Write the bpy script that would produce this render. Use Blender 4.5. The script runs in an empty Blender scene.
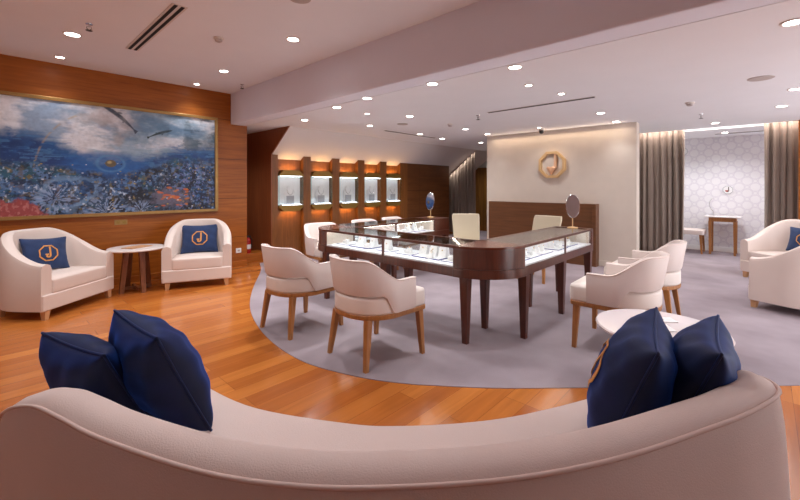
import bpy, bmesh, math, random
import numpy as np
from mathutils import Vector, Matrix
random.seed(4)
PI = math.pi
COL = bpy.context.scene.collection
SC = bpy.context.scene
A0 = math.radians(43.0)                      # heading of the view against the room's long axis
FW = Vector((math.cos(A0), math.sin(A0), 0)); RT = Vector((math.sin(A0), -math.cos(A0), 0))

# ------------------------------------------------------------------ materials
def srgb(r, g, b):
    f = lambda c: (c/12.92 if c <= .04045 else ((c+.055)/1.055)**2.4)
    return (f(r/255), f(g/255), f(b/255), 1)

def mat(name):
    m = bpy.data.materials.new(name); m.use_nodes = True
    nt = m.node_tree
    return m, nt, nt.nodes['Principled BSDF']

def plain(name, c, rough=.5, metal=0, spec=.5, bump=0, bscale=200, var=.04, vscale=3, sheen=0, coat=0):
    m, nt, b = mat(name)
    N = nt.nodes; L = nt.links
    b.inputs['Roughness'].default_value = rough; b.inputs['Metallic'].default_value = metal
    b.inputs['Specular IOR Level'].default_value = spec
    if sheen: b.inputs['Sheen Weight'].default_value = sheen
    if coat: b.inputs['Coat Weight'].default_value = coat; b.inputs['Coat Roughness'].default_value = .1
    tc = N.new('ShaderNodeTexCoord')
    n = N.new('ShaderNodeTexNoise'); n.inputs['Scale'].default_value = vscale; n.inputs['Detail'].default_value = 4
    L.new(tc.outputs['Object'], n.inputs['Vector'])
    r = N.new('ShaderNodeValToRGB')
    r.color_ramp.elements[0].position = .3; r.color_ramp.elements[1].position = .7
    r.color_ramp.elements[0].color = tuple(x*(1-var) for x in c[:3])+(1,)
    r.color_ramp.elements[1].color = tuple(min(1, x*(1+var)) for x in c[:3])+(1,)
    L.new(n.outputs['Fac'], r.inputs['Fac']); L.new(r.outputs['Color'], b.inputs['Base Color'])
    if bump:
        n2 = N.new('ShaderNodeTexNoise'); n2.inputs['Scale'].default_value = bscale; n2.inputs['Detail'].default_value = 3
        L.new(tc.outputs['Object'], n2.inputs['Vector'])
        bp = N.new('ShaderNodeBump'); bp.inputs['Strength'].default_value = bump; bp.inputs['Distance'].default_value = .004
        L.new(n2.outputs['Fac'], bp.inputs['Height']); L.new(bp.outputs['Normal'], b.inputs['Normal'])
    return m

def wood(name, c1, c2, axis=0, fine=28, rough=.35, seams=None, coat=0, spec=.5):
    """grain stretched along one axis; seams = list of (axis, period, offset)"""
    m, nt, b = mat(name); N = nt.nodes; L = nt.links
    b.inputs['Roughness'].default_value = rough; b.inputs['Specular IOR Level'].default_value = spec
    if coat: b.inputs['Coat Weight'].default_value = coat; b.inputs['Coat Roughness'].default_value = .12
    tc = N.new('ShaderNodeTexCoord'); mp = N.new('ShaderNodeMapping')
    sc = [fine]*3; sc[axis] = fine*.06
    mp.inputs['Scale'].default_value = sc
    L.new(tc.outputs['Object'], mp.inputs['Vector'])
    n = N.new('ShaderNodeTexNoise'); n.inputs['Scale'].default_value = 1; n.inputs['Detail'].default_value = 6; n.inputs['Roughness'].default_value = .65
    n.inputs['Distortion'].default_value = .4
    L.new(mp.outputs['Vector'], n.inputs['Vector'])
    r = N.new('ShaderNodeValToRGB'); r.color_ramp.elements[0].position = .3; r.color_ramp.elements[1].position = .72
    r.color_ramp.elements[0].color = c1; r.color_ramp.elements[1].color = c2
    L.new(n.outputs['Fac'], r.inputs['Fac'])
    out = r.outputs['Color']
    if seams:
        sp = N.new('ShaderNodeSeparateXYZ'); L.new(tc.outputs['Object'], sp.inputs['Vector'])
        for ax, per, off in seams:
            a = N.new('ShaderNodeMath'); a.operation = 'ADD'; a.inputs[1].default_value = off
            L.new(sp.outputs[ax], a.inputs[0])
            p = N.new('ShaderNodeMath'); p.operation = 'PINGPONG'; p.inputs[1].default_value = per/2
            L.new(a.outputs[0], p.inputs[0])
            lt = N.new('ShaderNodeMath'); lt.operation = 'LESS_THAN'; lt.inputs[1].default_value = .004
            L.new(p.outputs[0], lt.inputs[0])
            mx = N.new('ShaderNodeMix'); mx.data_type = 'RGBA'; mx.inputs[7].default_value = tuple(x*.35 for x in c1[:3])+(1,)
            L.new(lt.outputs[0], mx.inputs[0]); L.new(out, mx.inputs[6]); out = mx.outputs[2]
    L.new(out, b.inputs['Base Color'])
    return m

def emit(name, c, s):
    m, nt, b = mat(name)
    b.inputs['Base Color'].default_value = c
    b.inputs['Emission Color'].default_value = c; b.inputs['Emission Strength'].default_value = s
    return m

def glass(name, tint=(1, 1, 1, 1), refl=1.0):
    m = bpy.data.materials.new(name); m.use_nodes = True; nt = m.node_tree; nt.nodes.clear()
    N = nt.nodes; L = nt.links
    o = N.new('ShaderNodeOutputMaterial'); t = N.new('ShaderNodeBsdfTransparent'); g = N.new('ShaderNodeBsdfGlossy')
    t.inputs['Color'].default_value = tint; g.inputs['Roughness'].default_value = .02
    fr = N.new('ShaderNodeLayerWeight'); fr.inputs['Blend'].default_value = .5
    pw = N.new('ShaderNodeMath'); pw.operation = 'POWER'; pw.inputs[1].default_value = 4
    mu = N.new('ShaderNodeMath'); mu.operation = 'MULTIPLY_ADD'; mu.inputs[1].default_value = .5*refl; mu.inputs[2].default_value = .03*refl; mu.use_clamp = True
    mx = N.new('ShaderNodeMixShader')
    L.new(fr.outputs['Facing'], pw.inputs[0]); L.new(pw.outputs[0], mu.inputs[0]); L.new(mu.outputs[0], mx.inputs[0])
    L.new(t.outputs[0], mx.inputs[1]); L.new(g.outputs[0], mx.inputs[2]); L.new(mx.outputs[0], o.inputs[0])
    return m

M = {}
M['ceil'] = plain('ceiling_paint', srgb(234, 233, 237), .9, var=.01, spec=.2)
M['beam'] = plain('beam_paint', srgb(229, 229, 240), .9, var=.01, spec=.2)
M['soffit'] = plain('soffit_paint', srgb(222, 216, 216), .9, var=.01, spec=.2)
M['wallwood'] = wood('wall_veneer', srgb(134, 70, 16), srgb(178, 102, 34), 0, 26, .4, [(2, .655, .15)], spec=.35)
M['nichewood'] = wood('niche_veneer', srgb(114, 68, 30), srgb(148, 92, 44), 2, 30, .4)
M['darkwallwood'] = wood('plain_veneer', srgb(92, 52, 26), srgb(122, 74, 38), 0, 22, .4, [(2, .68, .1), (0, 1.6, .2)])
M['recesswood'] = wood('recess_veneer', srgb(118, 62, 32), srgb(150, 84, 46), 2, 24, .4)
M['cladwood'] = wood('cladding_veneer', srgb(92, 56, 32), srgb(116, 74, 44), 1, 22, .38)
M['goldwood'] = wood('far_veneer', srgb(110, 70, 28), srgb(158, 108, 50), 2, 14, .4)
M['mahogany'] = wood('mahogany', srgb(72, 33, 21), srgb(98, 48, 31), 2, 40, .28, coat=.2)
M['mahtop'] = wood('mahogany_top', srgb(84, 40, 27), srgb(112, 58, 40), 1, 40, .25, coat=.3)
M['oak'] = wood('chair_oak', srgb(142, 90, 44), srgb(182, 122, 66), 2, 40, .4)
M['palewood'] = wood('pale_foot_wood', srgb(190, 140, 96), srgb(216, 168, 124), 2, 40, .45)
M['walnut'] = wood('side_table_wood', srgb(98, 54, 28), srgb(140, 82, 46), 2, 40, .4)
M['cream'] = plain('cream_leather', srgb(222, 205, 196), .55, var=.02, bump=.05, bscale=90)
M['cream2'] = plain('cream_tub_leather', srgb(220, 205, 199), .5, var=.02, bump=.04, bscale=90)
M['creamcushion'] = plain('cream_seat_leather', srgb(228, 216, 208), .5, var=.02)
M['pipe'] = plain('cream_piping', srgb(224, 206, 198), .5, var=.01)
M['sofa'] = plain('sofa_fabric', srgb(226, 207, 201), .8, var=.03, bump=.25, bscale=260, spec=.3)
M['sofapipe'] = plain('sofa_piping', srgb(222, 198, 190), .75, var=.02)
M['ivory'] = plain('ivory_leather', srgb(206, 193, 166), .5, var=.02)
M['velvet'] = plain('navy_velvet', srgb(4, 13, 44), .6, var=.4, vscale=9, sheen=.5, spec=.3)
M['velvet'].node_tree.nodes['Principled BSDF'].inputs['Sheen Tint'].default_value = srgb(40, 110, 235)
M['navy'] = plain('navy_cotton', srgb(22, 48, 92), .8, var=.15, vscale=12, sheen=.2)
M['thread'] = plain('gold_thread', srgb(216, 150, 78), .5, var=.1, vscale=40)
M['gold'] = plain('gold_metal', srgb(214, 176, 124), .4, metal=.2, var=.05)
M['rosegold'] = plain('rose_gold_metal', srgb(222, 174, 136), .4, metal=.2, var=.05)
M['brass'] = plain('brass_trim', srgb(150, 118, 56), .42, metal=.45, var=.06)
M['frame'] = plain('gilt_frame', srgb(158, 122, 70), .4, metal=.5, var=.1, vscale=10)
M['marble'] = plain('white_marble', srgb(232, 224, 222), .2, var=.03, vscale=6)
M['whitegloss'] = plain('white_gloss', srgb(236, 226, 228), .16, var=.01, coat=.3)
M['white'] = plain('white_lacquer', srgb(238, 238, 240), .45, var=.01)
M['deck'] = plain('display_deck', srgb(236, 236, 242), .5, var=.01)
M['blue'] = plain('royal_blue_felt', srgb(28, 44, 130), .7, var=.08)
M['gem'] = plain('gold_jewellery', srgb(220, 176, 90), .2, metal=1, var=.05)
M['grey'] = plain('grey_card', srgb(170, 172, 178), .6, var=.02)
M['smoke'] = plain('smoked_back', srgb(92, 86, 84), .4, var=.03)
M['chrome'] = plain('chrome', srgb(220, 220, 222), .12, metal=1, var=.02)
M['mirror'] = plain('mirror_glass', srgb(235, 238, 245), .02, metal=1, var=0)
M['dark'] = plain('black_plastic', srgb(24, 22, 24), .4, var=.05)
M['slot'] = plain('slot_shadow_black', srgb(30, 26, 26), .8, var=.05)
M['grille'] = plain('grey_grille', srgb(184, 172, 168), .7, var=.03)
M['plastic'] = plain('offwhite_plastic', srgb(214, 204, 198), .5, var=.02)
M['red'] = plain('red_enamel', srgb(168, 22, 24), .3, var=.05)
M['curtain'] = plain('taupe_curtain', srgb(132, 116, 106), .85, var=.06, vscale=2, sheen=.15, bump=.15, bscale=300)
M['panel'] = plain('beige_wallcovering', srgb(212, 199, 186), .7, var=.02, vscale=6, bump=.1, bscale=150)
M['whitewall'] = plain('white_wall', srgb(214, 214, 206), .8, var=.01)
M['behind'] = plain('shop_rear_wall', srgb(214, 212, 214), .7, var=.05)
M['paper'] = plain('white_paper', srgb(240, 236, 236), .5, var=.01)
M['tanpaper'] = plain('brochure_cover', srgb(188, 140, 100), .5, var=.15, vscale=20)
M['glass'] = glass('clear_glass', (.97, .985, .98, 1), 1.0)
M['caseglass'] = glass('edge_lit_glass', (.86, .95, .93, 1), 1.4)
M['topglass'] = glass('counter_glass', (.86, .88, .88, 1), 2.0)
M['lamp'] = emit('downlight_diffuser', (1, .95, .9, 1), 14)
M['led'] = emit('warm_led', (1, .82, .58, 1), 14)
M['caseled'] = emit('cool_led', (.82, .92, 1, 1), 6.5)
M['counterled'] = emit('counter_led', (1, .94, .84, 1), 14)
M['glow'] = emit('orange_led', (1, .55, .2, 1), 24)

def floor_mat():
    m, nt, b = mat('plank_floor'); N = nt.nodes; L = nt.links
    tc = N.new('ShaderNodeTexCoord')
    br = N.new('ShaderNodeTexBrick')
    br.inputs['Scale'].default_value = 1; br.inputs['Brick Width'].default_value = 1.15; br.inputs['Row Height'].default_value = .135
    br.inputs['Mortar Size'].default_value = .0012; br.inputs['Mortar Smooth'].default_value = .1
    br.inputs['Color1'].default_value = srgb(200, 124, 58); br.inputs['Color2'].default_value = srgb(168, 92, 38)
    br.inputs['Mortar'].default_value = srgb(118, 60, 26); br.offset = .37; br.offset_frequency = 3
    L.new(tc.outputs['Object'], br.inputs['Vector'])
    mp = N.new('ShaderNodeMapping'); mp.inputs['Scale'].default_value = (1.6, 22, 1)
    L.new(tc.outputs['Object'], mp.inputs['Vector'])
    n = N.new('ShaderNodeTexNoise'); n.inputs['Scale'].default_value = 1; n.inputs['Detail'].default_value = 6; n.inputs['Distortion'].default_value = .5
    L.new(mp.outputs['Vector'], n.inputs['Vector'])
    r = N.new('ShaderNodeValToRGB'); r.color_ramp.elements[0].color = (.84, .82, .79, 1); r.color_ramp.elements[1].color = (1.07, 1.06, 1.05, 1)
    r.color_ramp.elements[0].position = .3; r.color_ramp.elements[1].position = .7
    L.new(n.outputs['Fac'], r.inputs['Fac'])
    mx = N.new('ShaderNodeMix'); mx.data_type = 'RGBA'; mx.blend_type = 'MULTIPLY'; mx.inputs[0].default_value = 1
    L.new(br.outputs['Color'], mx.inputs[6]); L.new(r.outputs['Color'], mx.inputs[7])
    L.new(mx.outputs[2], b.inputs['Base Color'])
    b.inputs['Roughness'].default_value = .2
    b.inputs['Coat Weight'].default_value = .15; b.inputs['Coat Roughness'].default_value = .12
    return m
M['floor'] = floor_mat()

def carpet_mat():
    m, nt, b = mat('grey_carpet'); N = nt.nodes; L = nt.links
    tc = N.new('ShaderNodeTexCoord')
    n = N.new('ShaderNodeTexNoise'); n.inputs['Scale'].default_value = 1.6; n.inputs['Detail'].default_value = 3
    n2 = N.new('ShaderNodeTexNoise'); n2.inputs['Scale'].default_value = 160; n2.inputs['Detail'].default_value = 2
    L.new(tc.outputs['Object'], n.inputs['Vector']); L.new(tc.outputs['Object'], n2.inputs['Vector'])
    r = N.new('ShaderNodeValToRGB'); r.color_ramp.elements[0].position = .35; r.color_ramp.elements[1].position = .65
    r.color_ramp.elements[0].color = srgb(140, 128, 134); r.color_ramp.elements[1].color = srgb(160, 148, 154)
    L.new(n.outputs['Fac'], r.inputs['Fac']); L.new(r.outputs['Color'], b.inputs['Base Color'])
    b.inputs['Roughness'].default_value = .95; b.inputs['Specular IOR Level'].default_value = .1
    bp = N.new('ShaderNodeBump'); bp.inputs['Strength'].default_value = .4; bp.inputs['Distance'].default_value = .004
    L.new(n2.outputs['Fac'], bp.inputs['Height']); L.new(bp.outputs['Normal'], b.inputs['Normal'])
    return m
M['carpet'] = carpet_mat()

def hex_mat():
    """octagon wallpaper: large octagons on a diagonal lattice with small octagons between, on the plane of Y and Z"""
    m, nt, b = mat('octagon_wallpaper'); N = nt.nodes; L = nt.links
    tc = N.new('ShaderNodeTexCoord'); sp = N.new('ShaderNodeSeparateXYZ'); L.new(tc.outputs['Object'], sp.inputs['Vector'])
    def mth(op, a, c=None):
        k = N.new('ShaderNodeMath'); k.operation = op
        for i, v in enumerate((a, c)):
            if v is None: continue
            if isinstance(v, (int, float)): k.inputs[i].default_value = v
            else: L.new(v, k.inputs[i])
        return k.outputs[0]
    P = .245
    def octd(oy, oz):
        y = mth('PINGPONG', mth('ADD', sp.outputs[1], 20*P+oy), P/2); z = mth('PINGPONG', mth('ADD', sp.outputs[2], 20*P+oz), P/2)
        mxx = mth('MAXIMUM', y, z); dg = mth('MULTIPLY', mth('ADD', y, z), .7071)
        return mth('MAXIMUM', mxx, dg)
    d1 = mth('MINIMUM', octd(0, 0), octd(P/2, P/2)); d2 = mth('MINIMUM', octd(P/2, 0), octd(0, P/2))
    def band(d, r, w): return mth('LESS_THAN', mth('ABSOLUTE', mth('SUBTRACT', d, r)), w)
    lines = mth('MAXIMUM', band(d1, .078, .005), band(d2, .030, .004))
    lines = mth('MAXIMUM', lines, mth('MULTIPLY', mth('GREATER_THAN', d1, .078), mth('MULTIPLY', mth('GREATER_THAN', d2, .03), .25)))
    mx = N.new('ShaderNodeMix'); mx.data_type = 'RGBA'
    mx.inputs[6].default_value = srgb(230, 228, 233); mx.inputs[7].default_value = srgb(212, 208, 218)
    L.new(lines, mx.inputs[0]); L.new(mx.outputs[2], b.inputs['Base Color']); b.inputs['Roughness'].default_value = .6
    return m
M['hex'] = hex_mat()

# ------------------------------------------------------------------ mesh helpers
class MB:
    def __init__(s): s.bm = bmesh.new()
    def box(s, x0, x1, y0, y1, z0, z1):
        v = [s.bm.verts.new(p) for p in ((x0, y0, z0), (x1, y0, z0), (x1, y1, z0), (x0, y1, z0), (x0, y0, z1), (x1, y0, z1), (x1, y1, z1), (x0, y1, z1))]
        for f in ((0, 3, 2, 1), (4, 5, 6, 7), (0, 1, 5, 4), (1, 2, 6, 5), (2, 3, 7, 6), (3, 0, 4, 7)): s.bm.faces.new([v[i] for i in f])
        return s
    def loft(s, rings, closed=False, caps=True):
        R = [[s.bm.verts.new(p) for p in r] for r in rings]
        n = len(R[0]); k = len(R)
        for i in range(k if closed else k-1):
            a, b = R[i], R[(i+1) % k]
            for j in range(n):
                try: s.bm.faces.new((a[j], a[(j+1) % n], b[(j+1) % n], b[j]))
                except ValueError: pass
        if caps and not closed:
            s.bm.faces.new(list(reversed(R[0]))); s.bm.faces.new(R[-1])
        return s
    def prism(s, poly, z0, z1):
        return s.loft([[(x, y, z0) for x, y in poly], [(x, y, z1) for x, y in poly]])
    def prism_axis(s, poly, axis, a0, a1):
        """poly in the two other axes (in xyz order) extruded along one axis"""
        def p3(p, a): q = list(p); q.insert(axis, a); return tuple(q)
        return s.loft([[p3(p, a0) for p in poly], [p3(p, a1) for p in poly]])
    def taper(s, p0, p1, a0, a1, b0=None, b1=None):
        """square post from p0 (half sizes a0,b0) to p1 (a1,b1)"""
        b0 = b0 or a0; b1 = b1 or a1
        r = lambda p, a, b: [(p[0]-a, p[1]-b, p[2]), (p[0]+a, p[1]-b, p[2]), (p[0]+a, p[1]+b, p[2]), (p[0]-a, p[1]+b, p[2])]
        return s.loft([r(p0, a0, b0), r(p1, a1, b1)])
    def lathe(s, prof, n=32, c=(0, 0, 0), sx=1, sy=1):
        rings = [[(c[0]+sx*r*math.cos(2*PI*i/n), c[1]+sy*r*math.sin(2*PI*i/n), c[2]+z) for i in range(n)] for r, z in prof]
        return s.loft(rings)
    def tube(s, pts, r, n=8, closed=False):
        pts = [Vector(p) for p in pts]; k = len(pts); rings = []
        up = Vector((0, 0, 1))
        for i, p in enumerate(pts):
            if closed: t = pts[(i+1) % k]-pts[i-1]
            else: t = pts[min(i+1, k-1)]-pts[max(i-1, 0)]
            t.normalize()
            u = up if abs(t.dot(up)) < .95 else Vector((1, 0, 0))
            a = t.cross(u).normalized(); b = t.cross(a)
            rings.append([p+a*(r*math.cos(2*PI*j/n))+b*(r*math.sin(2*PI*j/n)) for j in range(n)])
        return s.loft(rings, closed=closed)
    def sphere(s, c, r, sz=1, n=16):
        prof = [(max(1e-4, r*math.sin(PI*i/n)), -r*sz*math.cos(PI*i/n)) for i in range(n+1)]
        return s.lathe(prof, n*2, c)
    def build(s, name, m, parent=None, smooth=False, bevel=0, seg=2, sub=0, mx=None):
        bm = s.bm
        bmesh.ops.remove_doubles(bm, verts=bm.verts, dist=1e-6)
        if mx is not None: bm.transform(mx)
        bmesh.ops.recalc_face_normals(bm, faces=bm.faces)
        me = bpy.data.meshes.new(name); bm.to_mesh(me); bm.free()
        me.materials.append(m if not isinstance(m, str) else M[m])
        o = bpy.data.objects.new(name, me); COL.objects.link(o)
        if parent: o.parent = parent
        if smooth:
            me.polygons.foreach_set('use_smooth', [True]*len(me.polygons))
            if smooth != 'all':
                try: me.set_sharp_from_angle(angle=math.radians(42))
                except Exception: pass
        if bevel:
            b = o.modifiers.new('bevel', 'BEVEL'); b.width = bevel; b.segments = seg; b.limit_method = 'ANGLE'; b.angle_limit = math.radians(40)
            b.harden_normals = False
        if sub:
            q = o.modifiers.new('sub', 'SUBSURF'); q.levels = sub; q.render_levels = sub
        return o

def tag(o, label=None, cat=None, group=None, kind=None):
    if label: o['label'] = label
    if cat: o['category'] = cat
    if group: o['group'] = group
    if kind: o['kind'] = kind
    return o
def thing(name, label, cat, loc=(0, 0, 0), rz=0, group=None):
    o = bpy.data.objects.new(name, None); COL.objects.link(o); o.empty_display_size = .1
    o.location = loc; o.rotation_euler = (0, 0, rz)
    return tag(o, label, cat, group)
def copy_tree(o, parent=None):
    c = o.copy(); COL.objects.link(c)
    if parent: c.parent = parent
    for ch in [x for x in KIDS(o)]: copy_tree(ch, c)
    return c
def KIDS(o): return [x for x in COL.objects if x.parent == o]
def dup(o, label, loc, rz=None):
    c = copy_tree(o); c.location = loc
    if rz is not None: c.rotation_euler = (0, 0, rz)
    c['label'] = label
    return c
def struct(mb, name, m, **k):
    return tag(mb.build(name, m, **k), kind='structure')
def smooth(a, b, x):
    t = max(0, min(1, (x-a)/(b-a))); return t*t*(3-2*t)
def spline(pts, n):
    """Catmull-Rom through points of any dimension"""
    P = [np.array(p, float) for p in pts]; P = [2*P[0]-P[1]]+P+[2*P[-1]-P[-2]]
    out = []
    for i in range(1, len(P)-2):
        for k in range(n):
            t = k/n; a, b, c, d = P[i-1:i+3]
            out.append(.5*((2*b)+(-a+c)*t+(2*a-5*b+4*c-d)*t*t+(-a+3*b-3*c+d)*t**3))
    out.append(P[-2]); return out

# ------------------------------------------------------------------ the setting
ZN, ZF = 2.91, 2.40                 # raised ceiling, lower ceiling
YL = 6.54                           # the veneered wall
BX = 2.85                           # face of the ceiling step
NX, NY = 3.62, 6.57                 # near end and front of the vitrine wall
struct(MB().box(-2.5, 10.8, -2.6, 8.2, -.06, 0), 'floor', 'floor')
edge = spline([(3.36, 6.53), (3.05, 5.9), (2.42, 4.9), (2.01, 4.12), (1.76, 3.33), (1.69, 2.65), (1.8, 2.17), (1.96, 1.83), (2.16, 1.55), (2.37, 1.29), (2.76, .88), (3.73, -.12), (4.9, -1.3), (5.8, -2.55)], 8)
poly = [tuple(p) for p in edge]+[(10.5, -2.55), (10.5, 6.5)]
struct(MB().prism(poly, 0, .004), 'floor_carpet', 'carpet')
struct(MB().box(-2.5, BX, -2.6, YL, ZN, ZN+.1), 'ceiling', 'ceil')
struct(MB().box(BX, BX+.25, -2.6, YL+.02, ZF, ZN+.1), 'ceiling_step', 'beam', bevel=.015, seg=3)
# lower ceiling with a lighting slot in front of the curtains
SLX0, SLX1, SLY1 = 8.80, 9.12, 2.3
c = MB()
c.box(BX+.25, SLX0, -2.6, 8.2, ZF, ZF+.1); c.box(SLX1, 10.8, -2.6, 8.2, ZF, ZF+.1); c.box(SLX0, SLX1, SLY1, 8.2, ZF, ZF+.1)
c.box(SLX0-.02, SLX1+.02, -2.6, SLY1+.02, ZF+.16, ZF+.2)
struct(c, 'ceiling_lower', 'ceil')
struct(MB().box(-2.5, 3.13, YL, YL+.12, 0, ZN+.1), 'wall_left', 'wallwood')
struct(MB().box(-2.5, 3.12, YL-.015, YL, 0, .09), 'baseboard_left', 'wallwood', bevel=.004)
struct(MB().box(-2.6, -2.5, -2.6, YL+.1, 0, ZN+.1), 'wall_back', 'behind')
struct(MB().box(-2.5, 3.0, -2.7, -2.6, 0, ZN+.1), 'wall_right', 'behind')  # unseen; ends early to admit world fill yet keep the sofa back dark
struct(MB().box(3.0, 10.8, -2.7, -2.6, ZF-.1, ZN+.1), 'wall_right_header', 'behind')
struct(MB().box(.8, .9, YL+.12, 7.7, 0, ZF), 'wall_corridor_end', 'recesswood')
struct(MB().box(.8, 3.75, 7.6, 7.7, 0, ZF), 'wall_corridor', 'walnut')
struct(MB().box(.8, BX+.3, YL+.12, 7.7, ZF, ZF+.1), 'ceiling_corridor', 'ceil')
SL = .74
struct(MB().prism_axis([(5.96, ZF), (7.6, ZF), (7.6, 0), (NY, 0), (NY, ZF-SL*(NY-5.96)-.003)], 0, NX-.02, NX), 'trim_1', 'recesswood')
struct(MB().prism_axis([(5.96, ZF), (8.2, ZF), (8.2, ZF-SL*2.24)], 0, NX, 10.65), 'ceiling_slope', 'soffit')
struct(MB().box(10.65, 10.8, 2.2, 8.2, 0, 1.95), 'wall_far', 'goldwood')
struct(MB().box(10.65, 10.8, 2.2, 8.2, 1.95, ZF), 'wall_far_upper', 'whitewall')
struct(MB().box(NX, 10.8, 8.1, 8.2, 0, ZF), 'wall_rear', 'recesswood')
struct(MB().box(10.55, 10.8, -2.6, 2.2, 0, ZF), 'wall_wallpaper', 'hex')
struct(MB().box(10.53, 10.55, -2.6, 2.2, 0, .1), 'baseboard_wallpaper', 'white')
struct(MB().box(7.4, 10.6, 2.3, 2.4, 0, ZF), 'wall_partition', 'whitewall')
# wall of five lit niches: back sheet, six ribs, plain veneer beyond
ribs = [(3.62, 3.735), (4.284, 4.45), (4.98, 5.165), (5.68, 5.875), (6.36, 6.575), (7.05, 7.32)]
nw = MB().box(NX, 7.32, NY+.10, NY+.16, 0, 1.945)
for a, b in ribs: nw.box(a, b, NY, NY+.10, 0, 1.948)
struct(nw, 'wall_niches', 'nichewood')
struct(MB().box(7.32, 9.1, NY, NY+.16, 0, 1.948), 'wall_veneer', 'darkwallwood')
# feature wall, its low cladding
struct(MB().box(7.2, 7.4, 1.50, 4.23, 0, ZF), 'wall_feature', 'panel')
struct(MB().box(7.185, 7.2, 1.50, 2.07, 0, .1), 'baseboard_feature', 'panel')
struct(MB().box(7.05, 7.2, 2.12, 4.10, 0, 1.06), 'trim_2', 'cladwood', bevel=.003)
struct(MB().box(7.03, 7.2, 2.06, 2.12, 0, 1.06), 'trim_3', 'cladwood', bevel=.003)
struct(MB().box(8.72, 8.8, -2.6, -.4, 0, ZF), 'wall_side', 'wallwood')

# ------------------------------------------------------------------ painting
def vnoise(x, y, seed):
    rs = np.random.RandomState(seed); T = rs.rand(128, 128)
    xi = np.floor(x).astype(int); yi = np.floor(y).astype(int); fx = x-xi; fy = y-yi
    fx = fx*fx*(3-2*fx); fy = fy*fy*(3-2*fy)
    g = lambda a, b: T[a % 128, b % 128]
    return (g(xi, yi)*(1-fx)+g(xi+1, yi)*fx)*(1-fy)+(g(xi, yi+1)*(1-fx)+g(xi+1, yi+1)*fx)*fy
def fbm(x, y, seed, o=5):
    s = 0; a = .5; t = 0
    for i in range(o):
        s = s+a*vnoise(x*2**i+17.3*i, y*2**i+5.1*i, seed+i); t += a; a *= .55
    return s/t
def painted(X, Z):
    L = lambda c: np.array(srgb(*c)[:3])
    def mixc(c, k, w): return c*(1-w[..., None])+L(k)*w[..., None]
    S = lambda a, b, x: (lambda t: t*t*(3-2*t))(np.clip((x-a)/(b-a), 0, 1))
    n1 = fbm(X*1.6, Z*2.4, 3); n2 = fbm(X*5, Z*6, 9); n3 = fbm(X*14, Z*16, 21); n4 = fbm(X*30, Z*30, 33)
    wx = X+.25*(n1-.5); wz = Z+.25*(n2-.5)
    n5 = fbm(X*46, Z*46, 201, 3); strk = fbm(X*8+5*n2, Z*40, 211, 4)      # brush strokes
    c = np.zeros(X.shape+(3,))+L((158, 184, 206))
    c = mixc(c, (222, 226, 234), S(.38, .6, fbm(X*1.5+3, Z*3, 41)+.25*(strk-.5)))
    c = mixc(c, (78, 124, 166), .7*S(.5, .7, fbm(X*2.1, Z*3.2, 55)+.2*(strk-.5)))
    c = mixc(c, (176, 166, 166), .65*S(.45, .7, fbm(X*3, Z*4, 66))*S(.55, .9, X)*S(1.7, 1.3, X))
    c = mixc(c, (60, 88, 106), .85*S(1.5, 2.3, wx)*S(.3, .6, n2+.3*(strk-.5)))
    c = mixc(c, (44, 70, 90), .7*S(1.9, 2.6, wx)*S(2.3, 1.95, wz))
    hor = 2.0-.30*S(.35, 1.1, X)+.22*S(1.3, 2.2, X)
    sea = S(-.09, .09, hor-wz+.1*(strk-.5))
    c = mixc(c, (30, 82, 142), sea); c = mixc(c, (20, 58, 116), sea*S(.4, .6, n2)); c = mixc(c, (70, 118, 166), sea*S(.52, .66, strk)*.7)
    # broad blue swell with a paler ring
    r = np.hypot((X-1.15)/.5, (Z-1.64)/.2)+.25*(n2-.5)
    c = mixc(c, (32, 94, 164), S(1.15, .7, r)*(.55+.5*strk)); c = mixc(c, (86, 140, 190), S(.16, .04, np.abs(np.hypot((X-1.2)/.17, (Z-1.67)/.12)-.9))*.55)
    # reef
    reef = S(-.08, .08, (1.60-.16*np.exp(-((X-1.2)/.34)**2)+.16*S(1.6, 2.0, X)+.06*S(.9, .2, X))-wz)
    c = mixc(c, (26, 44, 76), reef*.9)
    c = mixc(c, (46, 82, 118), reef*S(.48, .6, n2)*.9); c = mixc(c, (12, 20, 38), reef*S(.5, .64, fbm(X*9, Z*9, 77)))
    c = mixc(c, (40, 98, 116), reef*S(.55, .68, fbm(X*5, Z*6, 88))*.7)
    c = mixc(c, (120, 104, 60), reef*S(.6, .7, fbm(X*15, Z*15, 91))*.8)
    c = mixc(c, (92, 126, 172), reef*S(.54, .62, fbm(X*24, Z*24, 93))*.85)
    c = mixc(c, (190, 204, 224), reef*S(.62, .7, n5)*S(.52, .6, n2)*.9); c = mixc(c, (14, 24, 48), reef*S(.56, .64, fbm(X*34, Z*34, 95))*.7)
    c = mixc(c, (104, 92, 92), reef*S(.66, .76, fbm(X*12+9, Z*14, 97))*.7)
    big = fbm(X*2.6+2, Z*3.4, 301); c = mixc(c, (10, 18, 36), reef*S(.5, .68, big)*.72); c = mixc(c, (34, 92, 150), reef*S(.5, .34, big)*.55*S(.4, .6, strk))
    swl = np.sin(26*np.hypot((X-.75)/1.3, Z-1.28)+5*n2); c = mixc(c, (120, 152, 186), reef*S(.6, .95, swl)*S(.34, .15, np.hypot((X-.75)/1.3, Z-1.28))*.6)
    for cx, cz, q, sd in ((1.15, 1.0, .34, 5), (.62, 1.2, .28, 6), (1.55, 1.02, .2, 7), (2.25, 1.2, .36, 8)):
        a = np.arctan2(Z-cz, X-cx); d = np.hypot(X-cx, (Z-cz)*1.1)
        w = S(.54, .62, vnoise(a*13+40, d*22+sd*7, 100+sd))*S(q, q*.5, d)
        c = mixc(c, (150, 170, 206) if sd < 8 else (16, 22, 46), w*.6)
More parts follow.
